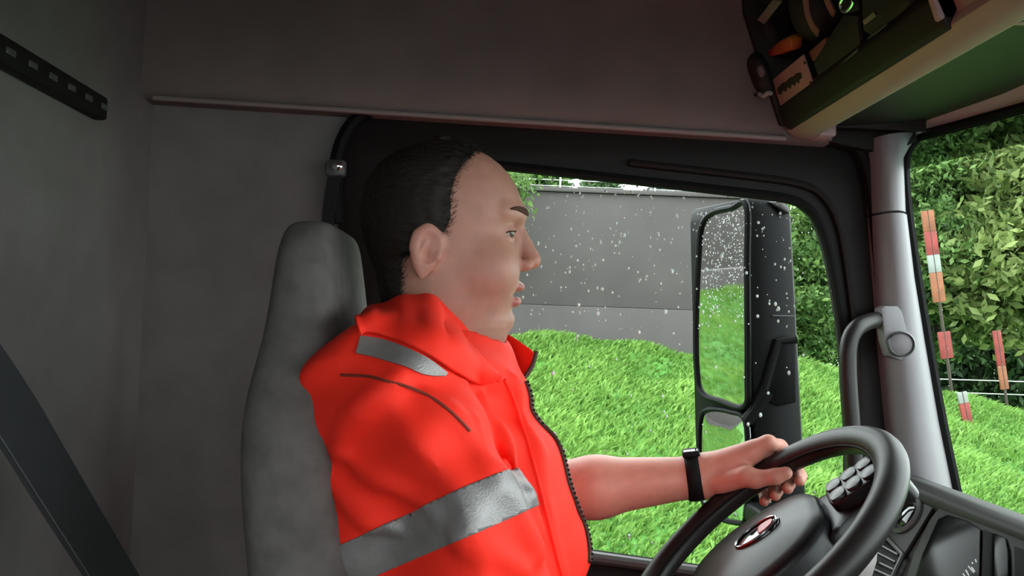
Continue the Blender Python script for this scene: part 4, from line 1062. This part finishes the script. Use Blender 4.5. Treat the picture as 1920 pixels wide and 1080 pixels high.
for w0, w1 in ((-52, -1), (1, 52)):
    V, Q = nets(lash_field, (48, w0, -2), (96, w1, 16), 0.7)
    put('eyelash', np_mesh('eyelash', fromH(V), Q), M_BROW, person, smooth=180)
def wob(p): return 2.2 * np.sin(p[0] * 0.23 + 3 * np.sin(p[2] * 0.11)) * np.sin(p[2] * 0.31 + p[1] * 0.17) + 1.1 * np.sin(p[0] * 0.9 + p[2] * 0.4) * np.sin(p[1] * 0.7 + p[2] * 0.8)
def hair_edge(p):
    """>0 inside the hairline (mm)"""
    f, w, u = p
    lim = np.interp(u, [-90, -40, -24, -14, 0, 20, 45, 75, 100, 118, 130], [-62, -60, -56, -16, -8, 2, 2, 8, 24, 40, 44])
    lim = np.where(np.abs(w) < 45, lim - np.clip((u - 90) / 30, 0, 1) * (45 - np.abs(w)) * 0.25, lim)
    low = u + 84 - np.clip((f + 60) * -0.05, 0, 5)
    return np.minimum(lim - f, low) + wob(p) * 0.5
def hair_field(p):
    e = hair_edge(p)
    th = 6.5 * np.clip(e / 22, 0, 1) ** 0.6 + wob(p) * 0.25 * np.clip(e / 20, 0, 1)
    d = head_field(p) - th
    d = np.maximum(d, -e)
    d = np.maximum(d, -(head_field(p) + 3.0))
    return d
V, Q = nets(hair_field, (-130, -96, -100), (75, 96, 145), 2.2)
ho = put('hair', np_mesh('hair', fromH(V), Q), M_HAIR, person, smooth=180)
sm = ho.modifiers.new('relax', 'SMOOTH'); sm.factor = 0.5; sm.iterations = 2

# short strands that break up the hairline
from mathutils import kdtree
hv = V; n_ = 130000
cand = headV[(headV[:, 2] > -82)]
cand = cand[rng.integers(0, len(cand), n_)] + rng.normal(0, 1.2, (n_, 3))
ee = hair_edge([cand[:, 0], cand[:, 1], cand[:, 2]]) + 11
nearear = ear_field([cand[:, 0], cand[:, 1], cand[:, 2]]) < 6
ok = (ee > 0) & (ee < 34) & (rng.uniform(0, 1, n_) < np.clip(ee / 16, 0, 1) ** 1.6) & ~nearear
cand = cand[ok]
def hgrad(c):
    h_ = 1.0; return np.stack([head_field([c[:, 0] + (h_ if k == 0 else 0), c[:, 1] + (h_ if k == 1 else 0), c[:, 2] + (h_ if k == 2 else 0)]) - head_field([c[:, 0], c[:, 1], c[:, 2]]) for k in range(3)], 1)
hf = head_field([cand[:, 0], cand[:, 1], cand[:, 2]]); gN = hgrad(cand); gN /= np.linalg.norm(gN, axis=1)[:, None] + 1e-6
root_ = cand - gN * hf[:, None]
dirn = np.array([-1.0, 0, -0.55]) + rng.normal(0, 0.28, (len(cand), 3)); dirn -= (dirn * gN).sum(1)[:, None] * gN; dirn /= np.linalg.norm(dirn, axis=1)[:, None]
L_ = rng.uniform(5, 10, (len(cand), 1)); sd_ = np.cross(gN, dirn) * 0.24
Vs = np.stack([root_ - sd_, root_ + sd_, root_ + dirn * L_ * 0.6 + gN * 3.2 + sd_ * 0.8, root_ + dirn * L_ + gN * (3.5 + rng.uniform(0, 3, (len(cand), 1)))], 1).reshape(-1, 3)
Qs = np.arange(len(cand) * 4).reshape(-1, 4)
so_ = put('hair_strands', np_mesh('hair_strands', fromH(Vs), Qs), M_HAIR, person, smooth=0); so_['kind'] = 'stuff'

# --- jacket
axA, axB = P(733, 780, 0.955), P(815, 990, 0.93)
adir = axB - axA; adir /= np.linalg.norm(adir)
def sleeve_tube(p):
    return smin(cone(p, P(728, 772, 0.970), axB, 0.098, 0.094), cone(p, axB, el_r, 0.094, 0.084), 0.03)
FCT = None
def sleeve_r(p):
    d = sleeve_tube(p)
    if FCT is not None:                        # the cloth hangs flat behind a crisp crease
        d = smax(d, sum((p[i] - FCT[0][i]) * FCT[1][i] for i in range(3)), 0.004)
    return smin(d, cone(p, el_r, wr_r + arr((-0.02, 0, 0)), 0.080, 0.050), 0.03)
def torso(p):
    q = [p[0], (p[1] - 1.15) / 1.35 + 1.15, p[2]]
    d = smin(cone(q, P(825, 742, 1.15), P(852, 1000, 1.15), 0.108, 0.152), cone(q, P(852, 1000, 1.15), arr((-0.075, 1.15, hipz + 0.04)), 0.152, 0.150), 0.06)
    d = smin(d, cone(p, P(790, 680, 1.12), P(728, 768, 0.985), 0.050, 0.080), 0.05)
    d = smin(d, cone(p, P(800, 660, 1.18), P(760, 765, 1.32), 0.062, 0.085), 0.05)
    return d
def sleeve_l(p):
    return smin(cone(p, P(765, 772, 1.33), P(960, 915, 1.435), 0.094, 0.072), cone(p, P(960, 915, 1.435), P(1012, 924, 1.452), 0.070, 0.058), 0.02)
def wrinkle(p):
    x, y, z = [np.asarray(a, np.float32) for a in p]
    s = (x - axA[0]) * adir[0] + (y - axA[1]) * adir[1] + (z - axA[2]) * adir[2]
    a = np.sin(s * 58 + 2.6 * np.sin(x * 17 + y * 9) + 1.5 * np.sin(z * 23)) * 0.0028
    b = np.sin((x * 0.75 + z * 0.66) * 46 + 2.2 * np.sin(z * 13 - x * 8) + 3 * y) * 0.0024
    c = np.sin(x * 71 + 2 * np.sin(z * 33)) * np.sin(z * 47 + y * 20) * 0.0012
    return 1.45 * (a + b) + c
def jacket0(p):
    d = smin(torso(p), sleeve_l(p), 0.03)
    return smin(d, sleeve_r(p), 0.022)
def march(fn, px, py, y0=0.70, y1=1.6):
    d = ray(px, py); t = np.linspace(y0 / d[1], y1 / d[1], 500)
    pts = CAM[:, None] + d[:, None] * t
    v = fn([pts[0], pts[1], pts[2]])
    i = np.argmax(v < 0)
    return pts[:, i] if (v < 0).any() else None
c1, c2 = march(sleeve_tube, 748, 800), march(sleeve_tube, 878, 985)
fd = c2 - c1; fd /= np.linalg.norm(fd); fn_ = arr((-0.62, -0.78, -0.05)); fn_ -= fn_.dot(fd) * fd; fn_ /= np.linalg.norm(fn_)
FCT = (c1 - fn_ * 0.004, fn_)
folds = []
def fold(pxs, r, sink):
    pts = [march(jacket0, x, y) for x, y in pxs]; pts = [p for p in pts if p is not None]
    if len(pts) > 1: folds.append((smoothcurve([p + arr((0, sink * 0.55, 0)) for p in pts], 3), r))
fold([(742, 716), (700, 760), (655, 812), (620, 870)], 0.014, 0.010)
fold([(606, 880), (655, 930), (705, 975), (760, 1000)], 0.013, 0.009)
fold([(640, 850), (700, 890), (770, 930), (830, 960)], 0.011, 0.008)
fold([(800, 745), (850, 790), (895, 850), (915, 905)], 0.014, 0.010)
fold([(890, 800), (915, 860), (925, 920)], 0.012, 0.009)
fold([(905, 745), (945, 830), (985, 930), (1010, 1030)], 0.012, 0.009)
fold([(955, 720), (985, 800), (1010, 900), (1035, 1000), (1050, 1070)], 0.010, 0.006)
fold([(930, 880), (965, 960), (995, 1040)], 0.013, 0.009)
fold([(880, 1010), (930, 1040), (980, 1075)], 0.012, 0.009)
def jacket_field(p):
    d = jacket0(p)
    for pts, r in folds:
        c = None
        for a, b in zip(pts[:-1:2], pts[2::2]):
            s_ = cone(p, a, b, r, r); c = s_ if c is None else np.minimum(c, s_)
        d = smin(d, c, 0.009)
    d = d + wrinkle(p)
    # neck opening, cuff and hem
    d = smax(d, -cone(p, P(835, 560, 1.15), P(838, 690, 1.15), 0.088, 0.068), 0.006)
    return d
jV, jQ = nets(jacket_field, (-0.32, 0.77, 1.62), (0.30, 1.60, 2.42), 0.0045)
jV = relax(jV, jQ, 3, 0.5)
M_JACKET = mat('orange_red_hi_vis_fabric', (0.95, 0.028, 0.013), 0.7, spec=0.25, bump=0.10, bscale=420, var=0.05, vscale=14)
jme = np_mesh('jacket', jV, jQ)
jsrc = jme.copy()
jk = put('jacket', jme, M_JACKET, person, smooth=180)
M_REFL = mat('silver_reflective_tape', (0.25, 0.235, 0.235), 0.42, 0.3, var=0.15, vscale=30, bump=0.3, bscale=500)
M_BROWN = mat('dark_brown_piping', (0.055, 0.022, 0.015), 0.7); M_PIPE = mat('rust_piping', (0.20, 0.022, 0.010), 0.7)
def strip(name, planes, keep, off=0.0016, m=M_REFL):
    """a strip cut from the jacket surface and laid on it"""
    bm = bmesh.new(); bm.from_mesh(jsrc)
    for co, no in planes:
        bmesh.ops.bisect_plane(bm, geom=bm.verts[:] + bm.edges[:] + bm.faces[:], plane_co=Vector(co), plane_no=Vector(no), clear_outer=True)
    cen = np.array([f.calc_center_median() for f in bm.faces]) if bm.faces else np.zeros((0, 3))
    if len(cen):
        ok = keep(cen); bmesh.ops.delete(bm, geom=[f for f, k_ in zip(list(bm.faces), ok) if not k_], context='FACES')
    bm.normal_update()
    base = [v.co.copy() for v in bm.verts]; nrm = [v.normal.copy() for v in bm.verts]
    for v, b_, n_ in zip(bm.verts, base, nrm): v.co = b_ + n_ * off
    me = bpy.data.meshes.new(name); bm.to_mesh(me); bm.free()
    o = put(name, me, m, jk, smooth=180)
    sd = o.modifiers.new('thick', 'SOLIDIFY'); sd.thickness = 0.002; sd.offset = -1
    return o
# band planes from the photographed edges of the tape
bm_c = P(806, 992, 0.93)
tc = (bm_c - axA).dot(adir)
lo_, hi_ = axA + adir * (tc - 0.0215), axA + adir * (tc + 0.0215)
def is_sleeve(c):
    p = [c[:, 0], c[:, 1], c[:, 2]]
    return sleeve_r(p) < torso(p) - 0.004
strip('reflective_band', [(lo_, -adir), (hi_, adir)], is_sleeve)
lo2, hi2 = el_r, el_r + arr((0.05, 0, 0))
zs_ = [(972, 704), (982, 725), (996, 770), (1010, 815), (1024, 860), (1036, 900), (1048, 950), (1060, 1000), (1074, 1050), (1088, 1100)]
bvh = BVHTree.FromPolygons([Vector(v) for v in jV], [tuple(q) for q in jQ])
def hit(px, py, off=0.0015):
    d = Vector(ray(px, py)).normalized(); r = bvh.ray_cast(Vector(CAM), d)
    return None if r[0] is None else arr(r[0]) + arr(r[1]) * off
def edge_hit(py, x0=1130, back=4):
    for x in range(x0, 880, -1):
        h = hit(x, py)
        if h is not None and h[1] < 1.29: return hit(x - back, py)
zip_ = [edge_hit(y) for y in range(716, 1080, 13)]; zip_ = [p for p in zip_ if p is not None]
zc = smoothcurve(zip_[::2], 3)
zo = put('zip_placket', Geo().tube(zc, 0.0034, 8, up=(0, 1, 0)), M_BROWN, jk)
tk = [p for p in zc]
g = Geo()
for p in tk[::1]: g.box(p + arr((0.0028, -0.002, 0)), (0.0026, 0.004, 0.0024))
o = put('zip_teeth', g, M_RUBBER, jk); o['kind'] = 'stuff'
pp = [hit(x, y, 0.0005) for x, y in [(640, 703), (690, 706), (722, 714), (755, 722), (795, 738), (830, 760), (858, 784), (880, 808)]]
put('shoulder_piping', Geo().tube(smoothcurve([p for p in pp if p is not None], 4), 0.0018, 6), M_PIPE, jk)
up_l = [(676, 632), (720, 640), (765, 656), (805, 676), (836, 700)]; dn_l = [(668, 664), (715, 676), (762, 692), (800, 704), (832, 706)]
ru = smoothcurve([np.array([x, y, 0.0]) for x, y in up_l], 5); rd = smoothcurve([np.array([x, y, 0.0]) for x, y in dn_l], 5)
rr3 = []
for a_, b_ in zip(ru, rd):
    row = [hit(*(a_ * (1 - t) + b_ * t)[:2], 0.003) for t in np.linspace(0, 1, 5)]
    if all(q is not None for q in row): rr3.append(row + [q + arr((0, 0.002, -0.001)) for q in row[::-1]])
if len(rr3) > 2: put('shoulder_band', mesh_of('shoulder_band', Geo().loft(rr3)), M_REFL, jk, smooth=60)
# placket flap beside the zip
pf = [hit(x, y, 0.001) for x, y in [(945, 712), (962, 745), (980, 800), (998, 860), (1014, 920), (1030, 985), (1046, 1050), (1054, 1078)]]
put('placket_seam', Geo().tube(smoothcurve([p for p in pf if p is not None], 4), 0.0022, 6), M_JACKET, jk)

# --- collar: two standing halves, open at the throat
def collar(bot, top, name, th=0.005, clamp=False):
    b = smoothcurve(bot, 6); t = smoothcurve(top, 6); rings_o = []
    n = len(b); m = 7
    grid = [[b[i] * (1 - k / m) + t[i] * (k / m) for k in range(m + 1)] for i in range(n)]
    c0 = P(845, 640, 1.15)
    if clamp:
        for row in grid:
            for k, p in enumerate(row):
                h_ = march(jacket_field, *projpx(p), 0.8, p[1])
                if h_ is not None: row[k] = P(*projpx(p), h_[1] - 0.004)
    rings = []
    for i, row in enumerate(grid):
        out, inn = [], []
        for k, p in enumerate(row):
            tang = grid[min(i + 1, n - 1)][k] - grid[max(i - 1, 0)][k]; upv_ = row[min(k + 1, m)] - row[max(k - 1, 0)]
            nn = np.cross(tang, upv_); nn /= np.linalg.norm(nn) + 1e-9
            if nn.dot(p - c0) < 0: nn = -nn
            bul = 0.006 * math.sin(PI * k / m) + 0.0022 * math.sin(i * 1.1) * (k / m)
            out.append(p + nn * (bul + th)); inn.append(p + nn * bul)
        rings.append(out + inn[::-1])
    o = put(name, mesh_of(name, Geo().loft(rings)), M_JACKET, jk, smooth=60)
    md = o.modifiers.new('sub', 'SUBSURF'); md.levels = 1; md.render_levels = 1
    return grid
def on_j(px, py, Y, lift):
    h = march(jacket_field, px, py, 0.70, Y); return P(px, py, Y if h is None else h[1] - lift)
nb = [(672, 632, 1.15), (690, 626, 1.08), (745, 642, 1.045), (800, 668, 1.04), (850, 700, 1.05), (898, 722, 1.08), (940, 706, 1.12)]
ntp = [(672, 602, 1.15), (690, 584, 1.085), (745, 562, 1.058), (805, 556, 1.052), (846, 604, 1.06), (888, 655, 1.085), (934, 698, 1.115)]
near = collar([on_j(*q, 0.002) for q in nb], [on_j(*q, 0.012) for q in ntp], 'collar', clamp=True)
# turned-out facing along the open front edge of the near half
fo = smoothcurve([on_j(*q, 0.014) for q in [(800, 555, 1.052), (846, 603, 1.06), (888, 655, 1.085), (932, 700, 1.115)]], 5)
fi = smoothcurve([P(822, 556, 1.085), P(868, 606, 1.09), P(908, 655, 1.105), P(946, 692, 1.13)], 5)
put('collar_facing', mesh_of('collar_facing', Geo().loft([[a_, (a_ + b_) / 2 + arr((0, -0.004, 0)), b_, b_ + arr((0, 0.004, 0)), a_ + arr((0, 0.004, 0))] for a_, b_ in zip(fo, fi)])), M_JACKET, jk, smooth=60)
far = collar([P(672, 640, 1.15), P(700, 660, 1.24), P(780, 690, 1.27), P(860, 705, 1.265), P(915, 712, 1.235), P(972, 712, 1.155)],
             [P(672, 602, 1.15), P(700, 585, 1.235), P(780, 590, 1.26), P(870, 615, 1.25), P(944, 624, 1.22), P(1000, 658, 1.165)], 'collar')
put('collar_edge', Geo().tube([p + arr((0.004, -0.004, 0)) for p in smoothcurve([P(1000, 658, 1.165), P(992, 685, 1.162), P(974, 712, 1.158)], 4)], 0.0032, 7), M_BROWN, jk)

# --- trousers and boots
M_TROUS = mat('orange_work_trousers', (0.55, 0.05, 0.03), 0.75, bump=0.25, bscale=400)
def trousers_field(p):
    d = None
    for sy in (-1, 1):
        c = smin(cone(p, (-0.09, 1.15 + 0.09 * sy, hipz - 0.005), (0.33, 1.15 + 0.15 * sy, 1.79), 0.100, 0.078), cone(p, (0.33, 1.15 + 0.15 * sy, 1.79), (0.42, 1.15 + 0.13 * sy, 1.40), 0.076, 0.062), 0.03)
        d = c if d is None else smin(d, c, 0.03)
    return d + wrinkle(p) * 0.7
tv_, tq_ = nets(trousers_field, (-0.24, 0.80, 1.30), (0.50, 1.50, 1.96), 0.010)
put('trousers', np_mesh('trousers', tv_, tq_), M_TROUS, person, smooth=180)
for sy in (-1, 1):
    c = arr((0.42, 1.15 + 0.13 * sy, 0))
    rings = []
    for x_, w_, h_ in ((-0.055, 0.03, 0.05), (-0.05, 0.042, 0.10), (0.03, 0.046, 0.11), (0.10, 0.05, 0.075), (0.17, 0.05, 0.06), (0.20, 0.03, 0.04)):
        rings.append([c + arr((x_, a * w_, FLOOR + 0.004 + b * h_)) for a, b in [(-1, 0), (-1, 0.6), (-0.6, 1), (0.6, 1), (1, 0.6), (1, 0)]])
    put('boot', mesh_of('boot', Geo().loft(rings), 0.006, 2), M_RUBBER, person)

# --- fitness band on the left wrist
wx = P(1302, 897, 1.41); wdir = wrist - elbow; wdir /= np.linalg.norm(wdir)
wu = np.cross(wdir, (0, 1, 0)); wu /= np.linalg.norm(wu); wu = wu if wu[2] > 0 else -wu; wv = np.cross(wdir, wu)
ft = (wx - elbow).dot(wdir); wcen = elbow + wdir * ft
wt_ = thing('wristwatch', wcen - arr((0, 0, 0.04)), 'black wristband watch on the left forearm of the driver', 'watch')
rr_ = 0.0345
rings = []
for i in range(48):
    t = 2 * PI * i / 48; u = wu * math.cos(t) + wv * math.sin(t) * 1.0
    hw_ = 0.0125 + 0.0025 * max(0, math.cos(t + PI)) ** 2
    rings.append([wcen + u * (rr_ + a) + wdir * b for a, b in [(-0.001, -hw_), (0.0025, -hw_ * 0.8), (0.0035, 0), (0.0025, hw_ * 0.8), (-0.001, hw_)]])
put('strap', Geo().loft(rings, loop=True), M_RUBBER, wt_, smooth=60)
put('watch_body', mesh_of('watch_body', Geo().box(wcen + wu * (rr_ + 0.004), (0.027, 0.036, 0.009), [wdir, wv, wu]), 0.003, 3), M_RUBBER, wt_)
put('watch_screen', mesh_of('watch_screen', Geo().box(wcen + wu * (rr_ + 0.0087), (0.022, 0.030, 0.0012), [wdir, wv, wu]), 0.0004), M_SCREEN, wt_)

# ================================================================== CLUTTER IN THE OVERHEAD TRAY
def card(px, off, th=0.003): return mesh_of('card', Geo().prism([fp(x, y, off) for x, y in px], FN * -th), 0.0006)
M_CARD = mat('pinkish_card', (0.36, 0.20, 0.19), 0.7, var=0.12, vscale=30)
M_BLACKPR = mat('black_print', (0.01, 0.008, 0.008), 0.8)
cdt = thing('printed_card', fp(1466, 211, -0.006), 'pinkish card with a black jagged print leaning at the tray corner', 'card')
put('sheet', card([(1505, 103), (1526, 164), (1467, 212), (1448, 150)], -0.006), M_CARD, cdt)
jag = [(1457, 166), (1466, 156), (1474, 153), (1480, 146), (1488, 143), (1493, 137), (1501, 136), (1503, 146), (1498, 151), (1498, 157), (1492, 154), (1490, 162), (1484, 158), (1482, 167), (1476, 163), (1474, 173), (1468, 170), (1465, 178), (1458, 176)]
put('print', card(jag, -0.0068, 0.001), M_BLACKPR, cdt)
for x, y in ((1508, 118), (1519, 155), (1472, 196)):
    put('print', card([(x - 2, y - 2), (x + 2, y - 3), (x + 3, y + 2), (x - 1, y + 3)], -0.0068, 0.001), M_BLACKPR, cdt)
tag(put('paper_tab', card([(1446, 184), (1452, 181), (1462, 214), (1455, 222), (1451, 212)], -0.004), M_CARD), 'narrow pink paper tab standing beside the printed card', 'paper')
def blob(name, c, axes, r, m, label, cat, n=14, k=2.6, dent=0.08, parent=None):
    g = Geo(); rings = []
    for i in range(1, n):
        t = PI * i / n; st_, ct = math.sin(t), math.cos(t)
        row = []
        for j in range(20):
            a = 2 * PI * j / 20; ca, sa = math.cos(a), math.sin(a)
            se_ = lambda v: math.copysign(abs(v) ** (2 / k), v)
            w_ = 1 + dent * math.sin(3 * a + 5 * t) * st_
            row.append(c + axes[0] * r[0] * se_(st_) * se_(ca) * w_ + axes[1] * r[1] * se_(st_) * se_(sa) * w_ + axes[2] * r[2] * se_(ct))
        rings.append(row)
    o = put(name, mesh_of(name, g.loft(rings)), m, parent, smooth=70)
    return tag(o, label, cat) if parent is None else o
FU = np.array([0, -1.0, 0]); FV = np.cross(FN, FU); FV /= np.linalg.norm(FV)     # along the shelf, up the fascia
if FV[2] < 0: FV = -FV
M_ORANGE = mat('orange_yellow_packet', (0.50, 0.17, 0.03), 0.45, vscale=40, color2=(0.42, 0.08, 0.02)); M_REDP = mat('red_packet_end', (0.42, 0.03, 0.02), 0.45)
M_BLK = mat('black_nylon', (0.012, 0.010, 0.010), 0.7, bump=0.4, bscale=200); M_PALE = mat('pale_green_label', (0.20, 0.22, 0.15), 0.6); M_STRAP = mat('brown_pink_strap', (0.24, 0.12, 0.10), 0.75, bump=0.3, bscale=600)
pk = thing('orange_packet', fp(1462, 108, 0.02), 'yellow-orange packet with a red end in the tray', 'packet')
put('wrapper', mesh_of('wrapper', Geo().prism([fp(x, y, 0.012) for x, y in [(1447, 88), (1458, 78), (1478, 68), (1484, 76), (1484, 96), (1472, 98), (1466, 102), (1455, 104), (1447, 106)]], FN * -0.02), 0.004, 2), M_ORANGE, pk)
put('end', mesh_of('end', Geo().prism([fp(x, y, 0.012) for x, y in [(1434, 96), (1447, 92), (1447, 106), (1438, 111)]], FN * -0.018), 0.003, 2), M_REDP, pk)
blob('nylon_pouch', fp(1425, 140, -0.012), [FU, FV, FN], (0.024, 0.040, 0.016), M_BLK, 'black nylon pouch hanging at the far end of the tray', 'pouch')
blob('pale_cap', fp(1427, 133, -0.032), [FU, FV, FN], (0.008, 0.010, 0.006), mat('dull_mauve_plastic', (0.14, 0.10, 0.10), 0.5), 'small dull mauve cap on the black pouch', 'cap')
kr = thing('metal_clip', fp(1433, 178, -0.03), 'small shiny metal clip below the black pouch', 'clip')
put('jaw', Geo().tube([fp(1405, 179, -0.03), fp(1424, 176, -0.03)], 0.003, 8), M_BLK, kr)
put('hook', Geo().tube(smoothcurve([fp(1424, 176, -0.03), fp(1432, 180, -0.032), fp(1440, 174, -0.03), fp(1446, 176, -0.028)], 4), 0.0038, 8), mat('worn_bright_steel', (0.55, 0.55, 0.56), 0.35, 0.4), kr)
blob('black_bag', fp(1432, 55, 0.03), [FU, FV, FN], (0.034, 0.060, 0.022), M_BLK, 'black bag stuffed behind the orange packet', 'bag')
tag(put('label_strip', card([(1448, 0), (1464, 3), (1432, 45), (1419, 38)], -0.001, 0.004), M_PALE), 'pale green strip sticking up at the top left of the tray', 'label')
def strap(name, pxs, w, off, m, label):
    c = smoothcurve([fp(x, y, off) for x, y in pxs], 5); rings = []
    for i, p in enumerate(c):
        t = c[min(i + 1, len(c) - 1)] - c[max(i - 1, 0)]; t /= np.linalg.norm(t); s_ = np.cross(t, FN)
        rings.append([p + s_ * a + FN * b for a, b in [(-w, 0), (-w * 0.9, 0.0015), (w * 0.9, 0.0015), (w, 0), (w * 0.9, -0.0015), (-w * 0.9, -0.0015)]])
    return tag(put(name, Geo().loft(rings), m), label, 'strap')
strap('fabric_strap', [(1510, -14), (1513, 20), (1522, 46), (1534, 62)], 0.0075, 0.006, M_STRAP, 'brownish pink strap hanging above the printed card')
strap('fabric_strap', [(1546, -14), (1554, 8), (1564, 26)], 0.0075, 0.004, M_STRAP, 'short brownish pink strap next to the silver buckle')
blob('dark_roll', fp(1530, 15, 0.05), [FU, FV, FN], (0.05, 0.05, 0.035), M_BLK, 'dark rolled cloth between the two straps', 'cloth')
tag(put('red_tag', card([(1516, 98), (1547, 71), (1551, 88), (1524, 116)], 0.004, 0.005), mat('dull_red_tag', (0.20, 0.07, 0.06), 0.7)), 'dull red tag wedged beside the black folder', 'tag')
fo_ = thing('black_folder', fp(1570, 130, 0.0), 'black folder, its lit edge painted grey-green, lying along the tray lip', 'folder')
put('cover', mesh_of('cover', Geo().prism([fp(x, y, -0.002) for x, y in [(1553, 70), (1580, 28), (1606, 30), (1612, 90), (1536, 153), (1524, 118)]], FN * -0.012), 0.003, 2), M_BLK, fo_)
put('edge', Geo().tube([fp(1537, 154, -0.006), fp(1575, 126, -0.006), fp(1611, 94, -0.006)], 0.0036, 8), mat('lit_edge_grey_green', (0.12, 0.14, 0.10), 0.5), fo_)  # grey-green tube paints the light caught along the folder edge
bk_ = thing('buckle_set', fp(1595, 12, 0.0), 'silver buckle on black webbing at the top of the tray', 'buckle')
put('frame', Geo().tube(smoothcurve([fp(1582, 22, -0.012), fp(1594, 14, -0.012), fp(1600, 0, -0.012), fp(1586, -8, -0.012), fp(1576, 6, -0.012)], 4, True), 0.0028, 8, True), M_CHROME, bk_)
put('webbing', mesh_of('webbing', Geo().prism([fp(x, y, -0.006) for x, y in [(1572, -10), (1600, -14), (1608, 20), (1584, 26)]], FN * -0.006), 0.002), M_BLK, bk_)
bx_ = thing('black_case', fp(1650, 60, 0.0), 'black case with a pale sticker at the near end of the tray', 'case')
put('shell', mesh_of('shell', Geo().prism([fp(x, y, -0.002) for x, y in [(1612, -12), (1700, -14), (1708, 10), (1636, 72), (1616, 60)]], FN * -0.05), 0.006, 3), M_BLK, bx_)
put('sticker', card([(1616, 40), (1636, 23), (1641, 31), (1621, 47)], -0.0055, 0.002), M_PALE, bx_)
put('trim_line', Geo().tube([fp(1628, 72, -0.0055), fp(1648, 58, -0.0055), fp(1662, 46, -0.0055)], 0.0012, 6), M_GREYP, bx_)
